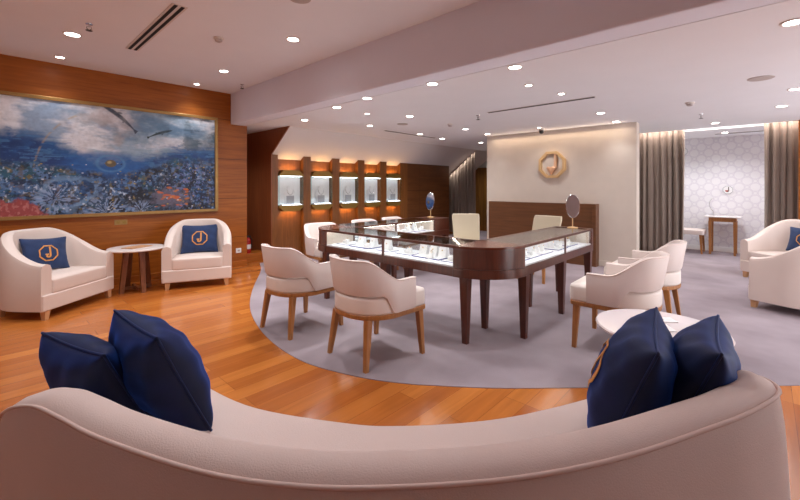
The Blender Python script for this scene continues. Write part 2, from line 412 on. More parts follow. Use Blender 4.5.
    # dark branching coral at the right
    w = S(.03, .015, np.abs(X-2.22-.05*np.sin(Z*9))-.02*(1.6-Z))*S(1.7, 1.6, Z)
    c = mixc(c, (18, 22, 44), w)
    a = np.arctan2(Z-1.35, X-2.22); d = np.hypot(X-2.22, Z-1.35)
    c = mixc(c, (20, 26, 48), S(.5, .6, vnoise(a*11+20, d*24, 140))*S(.45, .3, d)*S(1.1, 1.2, Z)*.85)
    c = mixc(c, (104, 118, 172), S(.6, .66, fbm(X*36, Z*36, 150))*S(.45, .3, d)*.8)
    # red fan coral at the lower left
    d = np.hypot((X-.25)/.33, (Z-.96)/.25)+.5*(fbm(X*14, Z*14, 161)-.5)
    c = mixc(c, (150, 66, 66), S(1.02, .9, d)*S(.3, .5, n3+.15)); c = mixc(c, (186, 116, 112), S(.98, .8, d)*S(.52, .62, fbm(X*40, Z*26, 171))*.8)
    # pale panel behind the orange fish
    d = np.hypot((X-1.95)/.3, (Z-1.18)/.16); c = mixc(c, (112, 104, 122), S(1.1, .5, d+.9*(n3-.5))*.7)
    rs = np.random.RandomState(12)
    for i in range(30):
        fx = 1.74+.44*rs.rand(); fz = 1.06+.28*rs.rand(); an_ = .5*(rs.rand()-.5); s = .009+.012*rs.rand()
        u = (X-fx)*math.cos(an_)+(Z-fz)*math.sin(an_); v = -(X-fx)*math.sin(an_)+(Z-fz)*math.cos(an_)
        c = mixc(c, (196, 90+int(40*rs.rand()), 48), S(1.2, .7, np.hypot(u/(s*2), v/(s*.8)))*.9)
    for i in range(160):
        fx = -.8+3.3*rs.rand(); fz = 1.02+.66*rs.rand(); s = .003+.006*rs.rand()
        c = mixc(c, [(190, 156, 70), (206, 212, 226), (170, 150, 60), (10, 16, 34)][i % 4], S(1.3, .6, np.hypot((X-fx)/(1.6*s), (Z-fz)/s))*(Z < 1.72))
    # two slim dark fish and a bubble of gold
    def fish(x0, z0, x1, z1, w, col, bend):
        l = math.hypot(x1-x0, z1-z0); ux, uz = (x1-x0)/l, (z1-z0)/l
        p = ((X-x0)*ux+(Z-z0)*uz)/l; q = -(X-x0)*uz+(Z-z0)*ux-bend*np.sin(np.clip(p, 0, 1)*PI)
        pc = np.clip(p, 0, 1)
        prof = w*np.clip(np.sin(pc**.7*PI), 0, 1)**.9+w*1.1*np.clip((pc-.9)/.1, 0, 1)
        k = S(1.2, .6, np.abs(q)/(prof+1e-5))*((p > 0) & (p < 1))
        f1 = S(1, .5, np.hypot((p-.36-.9*(q/l))/.05, (q-w*1.2)/(w*.9))); f2 = S(1, .5, np.hypot((p-.62)/.03, (q+w*.9)/(w*.6)))
        return mixc(c, col, np.clip(np.maximum(k, np.maximum(f1, f2)*.8)*(.55+.6*n3), 0, 1))
    c = fish(1.08, 2.47, 1.50, 2.12, .03, (52, 66, 88), .03)
    c = fish(1.96, 2.2, 1.63, 2.06, .02, (36, 56, 60), -.015)
    d = np.hypot((X-1.2)/.062, (Z-1.67)/.05)
    c = mixc(c, (104, 92, 70), S(1.1, .9, d)); c = mixc(c, (186, 164, 116), S(.75, .2, np.hypot((X-1.185)/.05, (Z-1.685)/.04)))
    # faint ochre arc
    d = np.abs(np.hypot((X-1.15)/.72, (Z-1.5)/.86)-1); c = mixc(c, (176, 150, 104), S(.022, .004, d)*(X < .95)*(Z > 1.5)*S(.4, .6, n3)*.5)
    c = c*(.8+.36*n4+.2*(strk-.5))[..., None]
    return np.clip(c, 0, 1)

PX0, PX1, PZ0, PZ1 = -.95, 2.62, .955, 2.475
pt = thing('painting', 'long seascape painting in a gilt frame on the wood wall', 'painting', (0, YL, 0))
fwid = .045
nx, nz = 620, 260
xs = np.linspace(PX0+fwid, PX1-fwid, nx); zs = np.linspace(PZ0+fwid, PZ1-fwid, nz)
GX, GZ = np.meshgrid(xs, zs)
colr = painted(GX, GZ)
verts = [(float(GX[j, i]), -.03, float(GZ[j, i])) for j in range(nz) for i in range(nx)]
faces = [(j*nx+i, j*nx+i+1, (j+1)*nx+i+1, (j+1)*nx+i) for j in range(nz-1) for i in range(nx-1)]
me = bpy.data.meshes.new('canvas'); me.from_pydata(verts, [], faces)
at = me.color_attributes.new('paint', 'FLOAT_COLOR', 'POINT')
flat = np.ones((nx*nz, 4), np.float32); flat[:, :3] = colr.reshape(-1, 3); at.data.foreach_set('color', flat.ravel())
m, nt, b = mat('painted_canvas')
an = nt.nodes.new('ShaderNodeAttribute'); an.attribute_name = 'paint'
nt.links.new(an.outputs['Color'], b.inputs['Base Color']); b.inputs['Roughness'].default_value = .5
me.materials.append(m); cv = bpy.data.objects.new('canvas', me); COL.objects.link(cv); cv.parent = pt
fr = MB()
fr.box(PX0, PX1, -.05, 0, PZ1-fwid, PZ1); fr.box(PX0, PX1, -.05, 0, PZ0, PZ0+fwid)
fr.box(PX0, PX0+fwid, -.05, 0, PZ0+fwid, PZ1-fwid); fr.box(PX1-fwid, PX1, -.05, 0, PZ0+fwid, PZ1-fwid)
fr.build('frame', 'frame', pt, bevel=.006)
MB().box(PX0+.02, PX1-.02, -.028, 0, PZ0+.02, PZ1-.02).build('backing', 'smoke', pt)

# ------------------------------------------------------------------ emblem (octagon, letter J, heart) on a plane
def octagon(r, n=1):
    p = [(r*math.cos(PI/8+PI/4*i), r*math.sin(PI/8+PI/4*i)) for i in range(8)]
    if n == 1: return p
    return [(a[0]+(b[0]-a[0])*k/n, a[1]+(b[1]-a[1])*k/n) for a, b in zip(p, p[1:]+p[:1]) for k in range(n)]
def jpath(r):
    pts = [(.16*r, .80*r), (.16*r, .5*r), (.16*r, .1*r), (.16*r, -.25*r)]
    for k in range(1, 9):
        a = -PI*k/9; pts.append((-.06*r+.22*r*math.cos(a), -.25*r+.26*r*math.sin(a)))
    return pts
def heartpoly(r, cx, cy, n=20):
    o = []
    for i in range(n):
        t = 2*PI*i/n; o.append((cx+r*.0625*16*math.sin(t)**3, cy+r*.0625*(13*math.cos(t)-5*math.cos(2*t)-2*math.cos(3*t)-math.cos(4*t))))
    return o
def emblem(name, m, parent, r, lift, w=.07):
    """thread emblem; lift(x, y) gives the height of the cloth under it"""
    mb = MB(); bm = mb.bm
    def strip(c, hw, closed=False):
        k = len(c); L = []
        for i in range(k):
            a = Vector(c[i-1] if (closed or i) else c[i]); d = Vector(c[(i+1) % k] if (closed or i < k-1) else c[i])
            t = (d-a).normalized(); nrm = Vector((-t.y, t.x))
            p = Vector(c[i]); L.append([p-nrm*hw, p+nrm*hw])
        V = [[[bm.verts.new((q.x, q.y, lift(q.x, q.y)+h)) for h in (.0005, .003)] for q in row] for row in L]
        for i in range(k if closed else k-1):
            a, b = V[i], V[(i+1) % k]
            bm.faces.new((a[0][1], a[1][1], b[1][1], b[0][1]))
            bm.faces.new((a[0][0], a[0][1], b[0][1], b[0][0])); bm.faces.new((a[1][1], a[1][0], b[1][0], b[1][1]))
    strip(octagon(r, 4), w*r, True)
    strip(jpath(r), w*1.35*r)
    h = heartpoly(.2*r, -.2*r, -.22*r)
    cvt = bm.verts.new((-.2*r, -.22*r, lift(-.2*r, -.22*r)+.0035)); hv = [bm.verts.new((x, y, lift(x, y)+.0032)) for x, y in h]
    for i in range(len(hv)): bm.faces.new((cvt, hv[i], hv[(i+1) % len(hv)]))
    return mb.build(name, m, parent)

# ------------------------------------------------------------------ cushions
def cushion(label, e1, e2, center, size, T, fabric, er=None, group=None, N=26, seed=0, wr=.006, asp=1):
    """square scatter cushion: e1 along its width, e2 up its height, front = e1 x e2"""
    e1 = Vector(e1).normalized(); e2 = Vector(e2); e2 = (e2-e1*e2.dot(e1)).normalized(); n = e1.cross(e2)
    root = bpy.data.objects.new('cushion', None); COL.objects.link(root); root.empty_display_size = .1
    root.matrix_world = Matrix(((e1.x, e2.x, n.x, center[0]), (e1.y, e2.y, n.y, center[1]), (e1.z, e2.z, n.z, center[2]), (0, 0, 0, 1)))
    tag(root, label, 'cushion', group)
    a = size/2
    def out(u, v): return (asp*a*u*(1-.085*(1-v*v)), a*v*(1-.085*(1-u*u)))
    def hgt(u, v): return T*((1-u*u)*(1-v*v))**.42*(1-.12*u*v)
    def wrn(u, v, s):
        e = max(abs(u), abs(v))
        return wr*math.sin(9*u*s+4*v+seed)*math.sin(7*v-3*u*s+2*seed)*(.25+e)*((1-u*u)*(1-v*v))**.3
    mb = MB(); bm = mb.bm
    for s in (1, -1):
        G = []
        for i in range(N+1):
            for j in range(N+1):
                u = math.sin(PI/2*(-1+2*i/N)); v = math.sin(PI/2*(-1+2*j/N)); x, y = out(u, v)
                G.append(bm.verts.new((x, y, s*(hgt(u, v)+wrn(u, v, s)))))
        for i in range(N):
            for j in range(N):
                q = (G[i*(N+1)+j], G[(i+1)*(N+1)+j], G[(i+1)*(N+1)+j+1], G[i*(N+1)+j+1])
                bm.faces.new(q)
    cvr = mb.build('cover', fabric, root, smooth='all')
    edgep = []
    for k in range(4):
        for i in range(16):
            t = math.sin(PI/2*(-1+2*i/16))
            u, v = [(t, -1), (1, t), (-t, 1), (-1, -t)][k]
            x, y = out(u, v); edgep.append((x, y, 0))
    MB().tube(edgep, .005, 6, True).build('piping', fabric, cvr, smooth='all')
    if er:
        def lift(x, y):
            u = max(-.99, min(.99, x/(a*asp*.93))); v = max(-.99, min(.99, y/(a*.93)))
            return hgt(u, v)+wrn(u, v, 1)+.002
        emblem('emblem', 'thread', cvr, er, lift)['label'] = 'gold stitched emblem'
    return root

# ------------------------------------------------------------------ curved sofa in the foreground (local axes: x right, y away)
def sofa():
    base = FW*1.3
    S = thing('curved_sofa', 'large cream curved sofa seen from behind in the foreground', 'sofa', base, A0-PI/2)
    # outer top edge of the back: x, y, top height
    ctrl = [(1.20, 1.50, .655), (1.205, 1.38, .70), (1.19, 1.27, .738), (1.135, 1.165, .748), (.953, 1.06, .75), (.78, .987, .75), (.508, .884, .75), (.25, .82, .75), (0, .795, .75), (-.203, .797, .75),
            (-.428, .838, .75), (-.726, .945, .752), (-.9, 1.03, .752), (-1.03, 1.10, .742), (-1.18, 1.19, .69), (-1.32, 1.29, .61), (-1.44, 1.42, .52), (-1.50, 1.55, .46)]
    P = spline(ctrl, 5); k = len(P)
    rings = []; pipe = []; pipe2 = []
    th = .125
    for i, p in enumerate(P):
        t = Vector((P[min(i+1, k-1)]-P[max(i-1, 0)])[:2]); t.normalize()
        nin = Vector((t.y, -t.x))        # towards the seat
        if nin.dot(Vector((0, 2.2))-Vector(p[:2])) < 0: nin = -nin
        h = p[2]; o = Vector(p[:2]); y0 = -1.3
        def q(off, z): v = o+nin*off; return (v.x, v.y+y0, z)
        rings.append([q(-.035, .07), q(-.03, .3), q(-.012, h-.12), q(0, h-.028), q(.012, h-.006), q(.04, h+.006), q(.08, h+.006), q(.105, h-.008), q(th, h-.04), q(th+.012, h-.12), q(th+.03, .3), q(th+.03, .07)])
        pipe.append(q(.001, h-.013))
    sb = MB().loft(rings).build('backrest', 'sofa', S, smooth=True)
    MB().tube(pipe, .0055, 8).build('piping', 'sofapipe', sb, smooth='all')
    # seat: between the back's inner face and the front edge
    front = spline([(1.17, 1.96), (1.0, 1.81), (.857, 1.72), (.5, 1.585), (.25, 1.53), (0, 1.51), (-.2, 1.525), (-.6, 1.63), (-.9, 1.81), (-1.1, 1.98), (-1.36, 2.05)], 6)
    inner = []
    for i in range(8, k-3, 2):
        p = P[i]; t = Vector((P[min(i+1, k-1)]-P[max(i-1, 0)])[:2]).normalized(); nin = Vector((t.y, -t.x))
        if nin.dot(Vector((0, 2.2))-Vector(p[:2])) < 0: nin = -nin
        inner.append(tuple(Vector(p[:2])+nin*.15))
    poly = [(x, y-1.3) for x, y in inner]+[(p[0], p[1]-1.3) for p in reversed(front)]
    MB().prism(poly, .07, .25).build('base', 'sofa', S, smooth=True)
    MB().prism(poly, .252, .425).build('seat', 'sofa', S, bevel=.035, seg=4, smooth=True)
    for x, y in ((1.1, 1.7), (-1.25, 1.9), (.5, .98), (-.5, .98)):
        MB().taper((x, y-1.3, 0), (x, y-1.3, .075), .022, .03).build('foot', 'palewood', S)
    return S
sofa()
def loc(l, t, z): v = RT*l+FW*t; return Vector((v.x, v.y, z))
def sofa_cushion(label, TLf, TN, lean, seed, flip=1, size=.43, er=None):
    """TLf / TN: the two top corners (lat, t, z); lean: offset of the bottom edge"""
    a = loc(*TLf); b = loc(*TN); l = RT*lean[0]+FW*lean[1]+Vector((0, 0, lean[2]))
    e1 = (b-a) if flip == 1 else (a-b)
    cen = (a+b)/2+l.normalized()*size/2
    cushion(label, e1, -l, cen, size, .115, 'velvet', er, seed=seed, wr=.009)
sofa_cushion('navy velvet cushion at the sofa\'s left end, low behind the back edge', (-1.31, 1.45, .80), (-.96, 1.27, .80), (.05, .20, -.40), 1.3)
sofa_cushion('navy velvet cushion on the sofa\'s left half, standing taller beside the end one', (-1.05, 1.47, .865), (-.745, 1.225, .86), (.02, .22, -.40), 2.1, 1, .42)
sofa_cushion('navy velvet cushion on the sofa\'s right half in front of the oval coffee table', (1.0, 1.52, .88), (.765, 1.155, .86), (-.13, .09, -.41), 3.2, 1, .44, .09)
sofa_cushion('navy velvet cushion at the sofa\'s right end, partly behind its neighbour', (1.24, 1.52, .85), (.965, 1.17, .85), (-.13, .09, -.40), 4.4, 1, .45)

# ------------------------------------------------------------------ tub armchairs
def U_path(w, d, rear_r, n=14):
    """plan path from front right round the rear to front left; front is +y"""
    hw = w/2; yr = -d/2; yf = d/2; r = rear_r
    pts = [(hw, yf+(yr+r-yf)*i/8) for i in range(8)]
    pts += [(hw-r+r*math.cos(-PI/2*i/n), yr+r+r*math.sin(-PI/2*i/n)) for i in range(n+1)]
    if hw-r > .01: pts += [((hw-r)*(1-2*i/6), yr) for i in range(1, 6)]
    L = [(-x, y) for x, y in reversed(pts[:8+n+1])]
    pts += L
    return pts
def band(w, d, r, th, zb, zt, lean=0., rnd=.02, taper_front=0):
    pts = [Vector(p) for p in U_path(w, d, r)]; k = len(pts)
    L = [0]
    for i in range(1, k): L.append(L[-1]+(pts[i]-pts[i-1]).length)
    tot = L[-1]; rings = []; pipes = []
    for i, p in enumerate(pts):
        t = (pts[min(i+1, k-1)]-pts[max(i-1, 0)]).normalized(); nout = Vector((-t.y, t.x))
        if nout.dot(p-Vector((0, .1))) < 0: nout = -nout
        s = abs(L[i]/tot-.5)*2
        b, h = zb(s), zt(s); e = min(rnd, (h-b)*.3)
        rear = smooth(.7, .1, s)
        def q(off, z): v = p+nout*(off+lean*rear*(z-b)); return (v.x, v.y, z)
        rings.append([q(-.004, b), q(0, b+e), q(0, h-e), q(-e*.3, h-e*.3), q(-e, h), q(-th+e, h), q(-th+e*.3, h-e*.3), q(-th, h-e), q(-th, b+e), q(-th+.004, b)])
        pipes.append((q(-.004, h-.003), q(0, b+.004)))
    return rings, [a for a, c in pipes], [c for a, c in pipes]
def dplan(w, d, r, fr=.03, n=12, inset=0):
    hw = w/2-inset; yr = -d/2+inset; yf = d/2-inset; r = r-inset
    p = [(hw-fr+fr*math.sin(PI/2*i/4), yf-fr+fr*math.cos(PI/2*i/4)) for i in range(5)]
    p += [(hw-r+r*math.cos(-PI/2*i/n), yr+r+r*math.sin(-PI/2*i/n)) for i in range(n+1)]
    p += [(-x, y) for x, y in reversed(p)]
    return p
def pad(plan, z0, z1, rnd=.025):
    """upholstered pad with rounded rim and slightly crowned top"""
    cx = sum(p[0] for p in plan)/len(plan); cy = sum(p[1] for p in plan)/len(plan)
    def ring(k, z): return [(cx+(x-cx)*k, cy+(y-cy)*k, z) for x, y in plan]
    q = rnd/.3
    return MB().loft([ring(1-.07*q, z0), ring(1-.02*q, z0+rnd*.3), ring(1, z0+rnd), ring(1, z1-rnd*1.2), ring(1-.025*q, z1-rnd*.4), ring(1-.09*q, z1), ring(.6, z1+.008), ring(.2, z1+.011)])

def tub_armchair(label, locv, rz, w=.84):
    R = thing('tub_armchair', label, 'armchair', locv, rz)
    d, r, th = .74, min(.44, w/2-.02), .115
    zt = lambda s: .875-.31*smooth(.22, .98, s)
    rg, p1, p2 = band(w, d-.03, r, th, lambda s: .095, zt, 0, .05)
    MB().loft(rg).build('shell', 'cream', R, smooth=True)
    mb = MB(); mb.prism([(x, y+.01) for x, y in dplan(w-.008, d-.02, r, .02)], .09, .255)
    mb.build('base', 'cream', R, smooth=True, bevel=.012)
    pl = [(x*1.0, y+.065) for x, y in dplan(w-2*th+.015, d-th-.02, .26, .04)]
    pad(pl, .257, .395, .03).build('seat_cushion', 'cream', R, smooth='all')
    for x, y in ((w/2-.07, .33), (.07-w/2, .33), (w/2-.14, -.21), (.14-w/2, -.21)):
        MB().taper((x*1.02, y*1.02, 0), (x, y, .095), .02, .03).build('foot', 'palewood', R)
    return R
def wall_arm(fl, fr, back=.34):
    """place from the two front feet"""
    fl = Vector(fl); fr = Vector(fr); e = (fr-fl).normalized()       # fl on the chair's own right as seen from the front
    n = Vector((e.y, -e.x)); mid = (fl+fr)/2
    return mid-n*back, math.atan2(n.y, n.x)-PI/2
c1, r1 = wall_arm((.43, 5.33), (1.07, 5.88)); c2, r2 = wall_arm((1.66, 5.72), (2.31, 5.44))
tub_armchair('cream tub armchair at the left edge below the painting, facing into the room', (c1.x, c1.y, 0), r1, .94)
tub_armchair('cream tub armchair near the painting\'s right end beside the wood corner', (c2.x, c2.y, 0), r2)
def chair_cushion(label, c, rz, x, y, z, turn, size=.36, er=.085, roll=0):
    f = Vector((math.cos(rz+PI/2+turn), math.sin(rz+PI/2+turn), 0)); side = Vector((-f.y, f.x, 0))
    o = Vector((c[0], c[1], 0))+Vector((math.cos(rz), math.sin(rz), 0))*x+Vector((math.cos(rz+PI/2), math.sin(rz+PI/2), 0))*y
    up = (Vector((0, 0, 1))-f*.30).normalized(); e1 = side*math.cos(roll)+up*math.sin(roll)
    n = e1.cross(up)
    if n.dot(f) < 0: e1 = -e1
    cushion(label, e1, Vector((0, 0, 1))-f*.30, (o.x, o.y, z), size, .06, 'navy', er, asp=1.17)
chair_cushion('navy cushion with gold emblem in the left armchair below the painting', c1, r1, -.03, -.09, .59, -.3, .375, .09, -.06)
chair_cushion('navy cushion with gold emblem in the armchair beside the wood corner', c2, r2, 0, -.11, .60, .0, .41, .10)
d1 = math.atan2(.91, .38)-PI/2; d2 = math.atan2(.62, -.78)-PI/2
def place_by_foot(foot, rz, fx, fy):
    return (foot[0]-fx*math.cos(rz)+fy*math.sin(rz), foot[1]-fx*math.sin(rz)-fy*math.cos(rz), 0)
a3 = place_by_foot((5.92, .08), d1, -.35, .34); a4 = place_by_foot((7.8, .19), d2, .35, .33)
tub_armchair('cream tub armchair at the right edge, nearest one, turned away from the view', a3, d1)
tub_armchair('cream tub armchair at the right edge behind the nearest one, with a blue cushion', a4, d2)
chair_cushion('blue cushion with gold emblem in the armchair at the right edge', a4, d2, -.08, -.14, .60, .15, .35)

# ------------------------------------------------------------------ visitor chairs
def visitor_chair(label, locv, rz):
    R = thing('visitor_chair', label, 'chair', locv, rz)
    w, d, r = .64, .60, .29
    zt = lambda s: .808-.165*smooth(.30, .78, s)
    zb = lambda s: .540-.138*smooth(.54, .68, s)
    rg, p1, p2 = band(w, .48, r, .055, zb, zt, .16, .016)
    rg = [[(x, y-.088, z) for x, y, z in q] for q in rg]
    vb = MB().loft(rg).build('backrest', 'cream2', R, smooth=True)
    mb = MB().tube([(x, y-.088, z) for x, y, z in p1], .0045, 6)
    mb.build('piping', 'pipe', vb, smooth='all')
    MB().prism([(x, y-.018) for x, y in dplan(w-.02, d+.01, .29, .03)], .362, .398).build('seat_frame', 'oak', R, smooth=True, bevel=.006)
    pl = [(x, y-.013) for x, y in dplan(w-.03, d+.02, .285, .05)]
    pad(pl, .40, .525, .045).build('seat', 'creamcushion', R, smooth='all')
    for x, y, sx, sy in ((.265, .24, .29, .255), (-.265, .24, -.29, .255), (.2, -.235, .235, -.285), (-.2, -.235, -.235, -.285)):
        MB().taper((sx, sy, 0), (x, y, .366), .016, .025).build('leg', 'oak', R, bevel=.003)
    return R
vg = None
v0 = visitor_chair('cream tub chair with wooden legs, nearer one in front of the glass counter', (2.20, 2.33, 0), -PI/2-.06)
dup(v0, 'cream tub chair with wooden legs, farther left of the counter-front pair', (2.13, 3.30, 0), -PI/2+.04)
dup(v0, 'cream tub chair beside the oval coffee table, facing the counter\'s right wing', (3.70, .92, 0), .02)
dup(v0, 'cream tub chair behind the one at the oval coffee table, before the dark curtain', (4.68, .92, 0), .0)
dup(v0, 'cream tub chair behind the counter\'s rounded left corner', (3.42, 4.60, 0), PI-.1)
dup(v0, 'cream tub chair behind the counter\'s left wing, middle of three backs below the lit cases', (4.31, 4.60, 0), PI)
dup(v0, 'cream tub chair behind the counter\'s left wing, farthest of three backs below the lit cases', (5.02, 4.62, 0), PI+.1)

def staff_chair(label, locv, rz):
    R = thing('staff_chair', label, 'chair', locv, rz)
    rg = []
    for i in range(9):
        z = .46+.455*i/8; y = -.15-.16*(i/8)**1.2; hw = .225-.025*(1-i/8); th = .06-.02*i/8
        if i == 8: hw -= .012
        cv = .02
        rg.append([(-hw, y+cv, z), (0, y, z), (hw, y+cv, z), (hw, y+cv-th, z), (0, y-th, z), (-hw, y+cv-th, z)])
    MB().loft(rg).build('backrest', 'ivory', R, smooth=True, bevel=.012)
    pad(dplan(.47, .45, .08, .05), .40, .49, .03).build('seat', 'ivory', R, smooth='all')
    MB().box(-.21, .21, -.2, .2, .36, .40).build('seat_frame', 'oak', R)
    for x, y in ((.19, .18), (-.19, .18), (.19, -.19), (-.19, -.19)):
        MB().taper((x*1.08, y*1.15, 0), (x, y, .38), .014, .022).build('leg', 'oak', R)
    return R
s0 = staff_chair('ivory high-backed chair inside the counter before the grey curtain', (5.15, 3.36, 0), PI/2+.7)
dup(s0, 'ivory high-backed chair inside the counter before the wood cladding', (5.55, 2.42, 0), PI/2-.1)

# ------------------------------------------------------------------ tables
def side_table():
    T = thing('side_table', 'round white-topped side table with wooden legs between two armchairs', 'side table', (1.38, 6.0, 0))
    MB().lathe([(.30, .535), (.315, .54), (.32, .55), (.315, .562), (.28, .565)], 48).build('tabletop', 'marble', T, smooth=True)
    for k, a in enumerate((.5, 1.9, 3.5, 4.9)):
        x, y = math.cos(a), math.sin(a)
        MB().taper((.19*x, .19*y, 0), (.13*x, .13*y, .536), .026, .03).build('leg', 'walnut', T, bevel=.003)
    b = MB()
    b.box(-.16, .16, -.016, .016, .03, .06); b.box(-.016, .016, -.16, .16, .0305, .0605)
    b.build('cross_brace', 'walnut', T)
side_table()
bk = thing('brochure', 'tan brochure lying on the round side table', 'brochure', (1.38, 5.97, .566), .5)
MB().box(-.15, .15, -.09, .09, 0, .004).build('cover', 'tanpaper', bk)
MB().box(-.146, .146, -.086, .086, .004, .008).build('pages', 'tanpaper', bk)

CT = loc(1.672, 2.51, 0)
ct = thing('coffee_table', 'glossy white oval coffee table behind the sofa cushions', 'coffee table', (CT.x, CT.y, 0), A0-PI/2)
MB().lathe([(.10, .36), (.22, .372), (.32, .40), (.362, .43), (.37, .443), (.362, .453), (.33, .455)], 64).build('tabletop', 'whitegloss', ct, smooth=True)
MB().lathe([(.23, 0), (.23, .012), (.10, .03), (.06, .08), (.055, .25), (.09, .365)], 48).build('pedestal', 'whitegloss', ct, smooth=True)
for l, t, w, h, lab in ((1.76, 2.62, .15, .10, 'white card lying flat on the oval coffee table, farther of two'), (1.66, 2.47, .11, .13, 'white card lying flat on the oval coffee table, nearer of two')):
    p = loc(l, t, .456)
    cd = thing('card', lab, 'card', p, A0-PI/2-.15, 'cards on the coffee table')
    MB().box(-w/2, w/2, -h/2, h/2, 0, .006).build('sheet', 'paper', cd)
    MB().box(-.012, .012, -.006, .006, .006, .0065).build('print', 'grey', cd)

# wallpaper room: console table, two chairs, jewellery stand, emblem signs
co = thing('console_table', 'small white-topped wooden table against the octagon wallpaper', 'table', (10.2, .60, 0))
MB().box(-.27, .27, -.28, .28, .745, .765).build('tabletop', 'marble', co, bevel=.004)
MB().box(-.22, .22, -.21, .21, .66, .745).build('apron', 'oak', co)
for x in (-.2, .2):
    for y in (-.19, .19): MB().taper((x, y, 0), (x, y, .665), .018, .026).build('leg', 'oak', co)
st = thing('jewellery_stand', 'thin looped wire stand on the table by the octagon wallpaper', 'stand', (10.13, .74, .765))
MB().lathe([(.055, 0), (.055, .008), (.01, .014)], 20).build('base', 'chrome', st)
MB().tube([(0, 0, .01), (0, .005, .08), (0, .05, .15), (0, .075, .22), (0, .06, .3), (0, .03, .35), (0, .0, .345)], .004, 6).build('wire', 'chrome', st)
def guest_chair(label, locv, rz):
    R = thing('guest_chair', label, 'chair', locv, rz)
    rg = []
    for i in range(8):
        z = .47+.28*i/7; y = -.20-.05*(i/7); hw = .25
        rg.append([(-hw, y+.06, z), (-hw*.6, y+.01, z), (0, y, z), (hw*.6, y+.01, z), (hw, y+.06, z), (hw, y+.02, z), (hw*.6, y-.04, z), (0, y-.05, z), (-hw*.6, y-.04, z), (-hw, y+.02, z)])
    MB().loft(rg).build('backrest', 'cream2', R, smooth=True)
    pad(dplan(.52, .50, .15, .05), .39, .48, .03).build('seat', 'cream2', R, smooth='all')
    for x, y in ((.2, .19), (-.2, .19), (.19, -.18), (-.19, -.18)):
        MB().taper((x*1.08, y*1.12, 0), (x, y, .395), .014, .022).build('leg', 'oak', R)
    return R
g0 = guest_chair('cream chair left of the small table before the octagon wallpaper', (10.05, 1.12, 0), PI)
dup(g0, 'cream chair right of the small table, half hidden by the right curtain', (9.95, -.18, 0), .0)
def wall_disc(label, y, z, r):
    s = thing('emblem_sign', label, 'sign', (10.55, y, z))
    rot = Matrix(((0, 0, -1, 0), (-1, 0, 0, 0), (0, 1, 0, 0), (0, 0, 0, 1)))
    MB().prism(octagon(r), 0, .015).build('plate', 'white', s, mx=rot)
    mb = MB(); o = octagon(r); i_ = octagon(r*.88)
    for k in range(8):
        a, b, c, d = o[k], o[(k+1) % 8], i_[(k+1) % 8], i_[k]; mb.prism([a, b, c, d], .015, .019)
    mb.build('rim', 'grey', s, mx=rot)
    mb = MB(); j = jpath(r*.85)
    for p, q in zip(j, j[1:]):
        d = (Vector(q)-Vector(p)).normalized(); n = Vector((-d.y, d.x))*r*.09
        mb.prism([(p[0]-n.x, p[1]-n.y), (q[0]-n.x, q[1]-n.y), (q[0]+n.x, q[1]+n.y), (p[0]+n.x, p[1]+n.y)], .0155, .018)
    mb.build('letter', 'smoke', s, mx=rot)
    MB().prism(heartpoly(.26*r, -.2*r, -.25*r), .018, .021).build('heart', 'red', s, mx=rot)
wall_disc('small round J emblem on the octagon wallpaper above the small table', .543, 1.29, .09)
wall_disc('small round J emblem on the octagon wallpaper high beside the left curtain', 1.31, 2.13, .10)

# ------------------------------------------------------------------ emblem on the feature wall
sg = thing('wall_emblem', 'gold octagon emblem with a J and heart on the beige feature wall', 'sign', (7.2, 2.85, 1.76))
rot = Matrix(((0, 0, -1, 0), (-1, 0, 0, 0), (0, 1, 0, 0), (0, 0, 0, 1)))
o_, i_ = octagon(.262), octagon(.212)
mb = MB()
for k in range(8): mb.prism([o_[k], o_[(k+1) % 8], i_[(k+1) % 8], i_[k]], .0, .07)
mb.build('frame', 'gold', sg, mx=rot)
mb = MB().box(.035, .085, -.06, .205, .004, .05)
mb.build('letter_stem', 'rosegold', sg, mx=rot)
hp = [(-.105, -.055), (-.08, -.03), (-.05, -.04), (-.02, -.04), (.02, -.03), (.085, -.05), (.05, -.09), (-.018, -.18)]
mb = MB().prism(hp, .004, .045)
mb.loft([[(x, y, .045) for x, y in hp], [(-.018+(x+.018)*.45, -.075+(y+.075)*.45, .065) for x, y in hp]])
mb.build('heart', 'rosegold', sg, mx=rot)

# ------------------------------------------------------------------ display counters
ZA, ZB, ZD, ZT = .57, .648, .662, .84     # apron foot, apron top, display deck, counter top
def arc(c, r, a0, a1, n=18): return [(c[0]+r*math.cos(a0+(a1-a0)*i/n), c[1]+r*math.sin(a0+(a1-a0)*i/n)) for i in range(n+1)]
def leg(x, y, par, h=ZA): MB().taper((x, y, 0), (x, y, h), .024, .04).build('leg', 'mahogany', par, bevel=.004)
FX0, FX1 = 2.80, 3.25; Y0, Y1 = 1.98, 3.82
fc = thing('display_counter', 'glass-topped mahogany display counter with rounded corners, facing the two cream chairs', 'display counter', (3.0, 2.9, 0))
O = Vector((3.0, 2.9))
def sh(poly): return [(x-O.x, y-O.y) for x, y in poly]
for (cc, a0, a1) in (((3.25, Y0), PI, 1.5*PI), ((3.25, Y1), .5*PI, PI)):
    MB().prism(sh([cc]+arc(cc, .45, a0, a1)), ZB+.001, ZT-.02).build('corner_block', 'mahogany', fc, smooth=True)
    MB().prism(sh([(cc[0], cc[1])]+arc(cc, .456, a0, a1)), ZT-.02, ZT).build('corner_top', 'mahtop', fc, smooth=True)
    MB().prism(sh([cc]+arc(cc, .462, a0, a1)), ZA, ZB).build('corner_apron', 'mahogany', fc, smooth=True, bevel=.004)
def cbox(x0, x1, y0, y1, z0, z1): return MB().box(x0-O.x, x1-O.x, y0-O.y, y1-O.y, z0, z1)
cbox(FX0-.006, FX1, Y0, Y1, ZA, ZB).build('apron', 'mahogany', fc, bevel=.004)
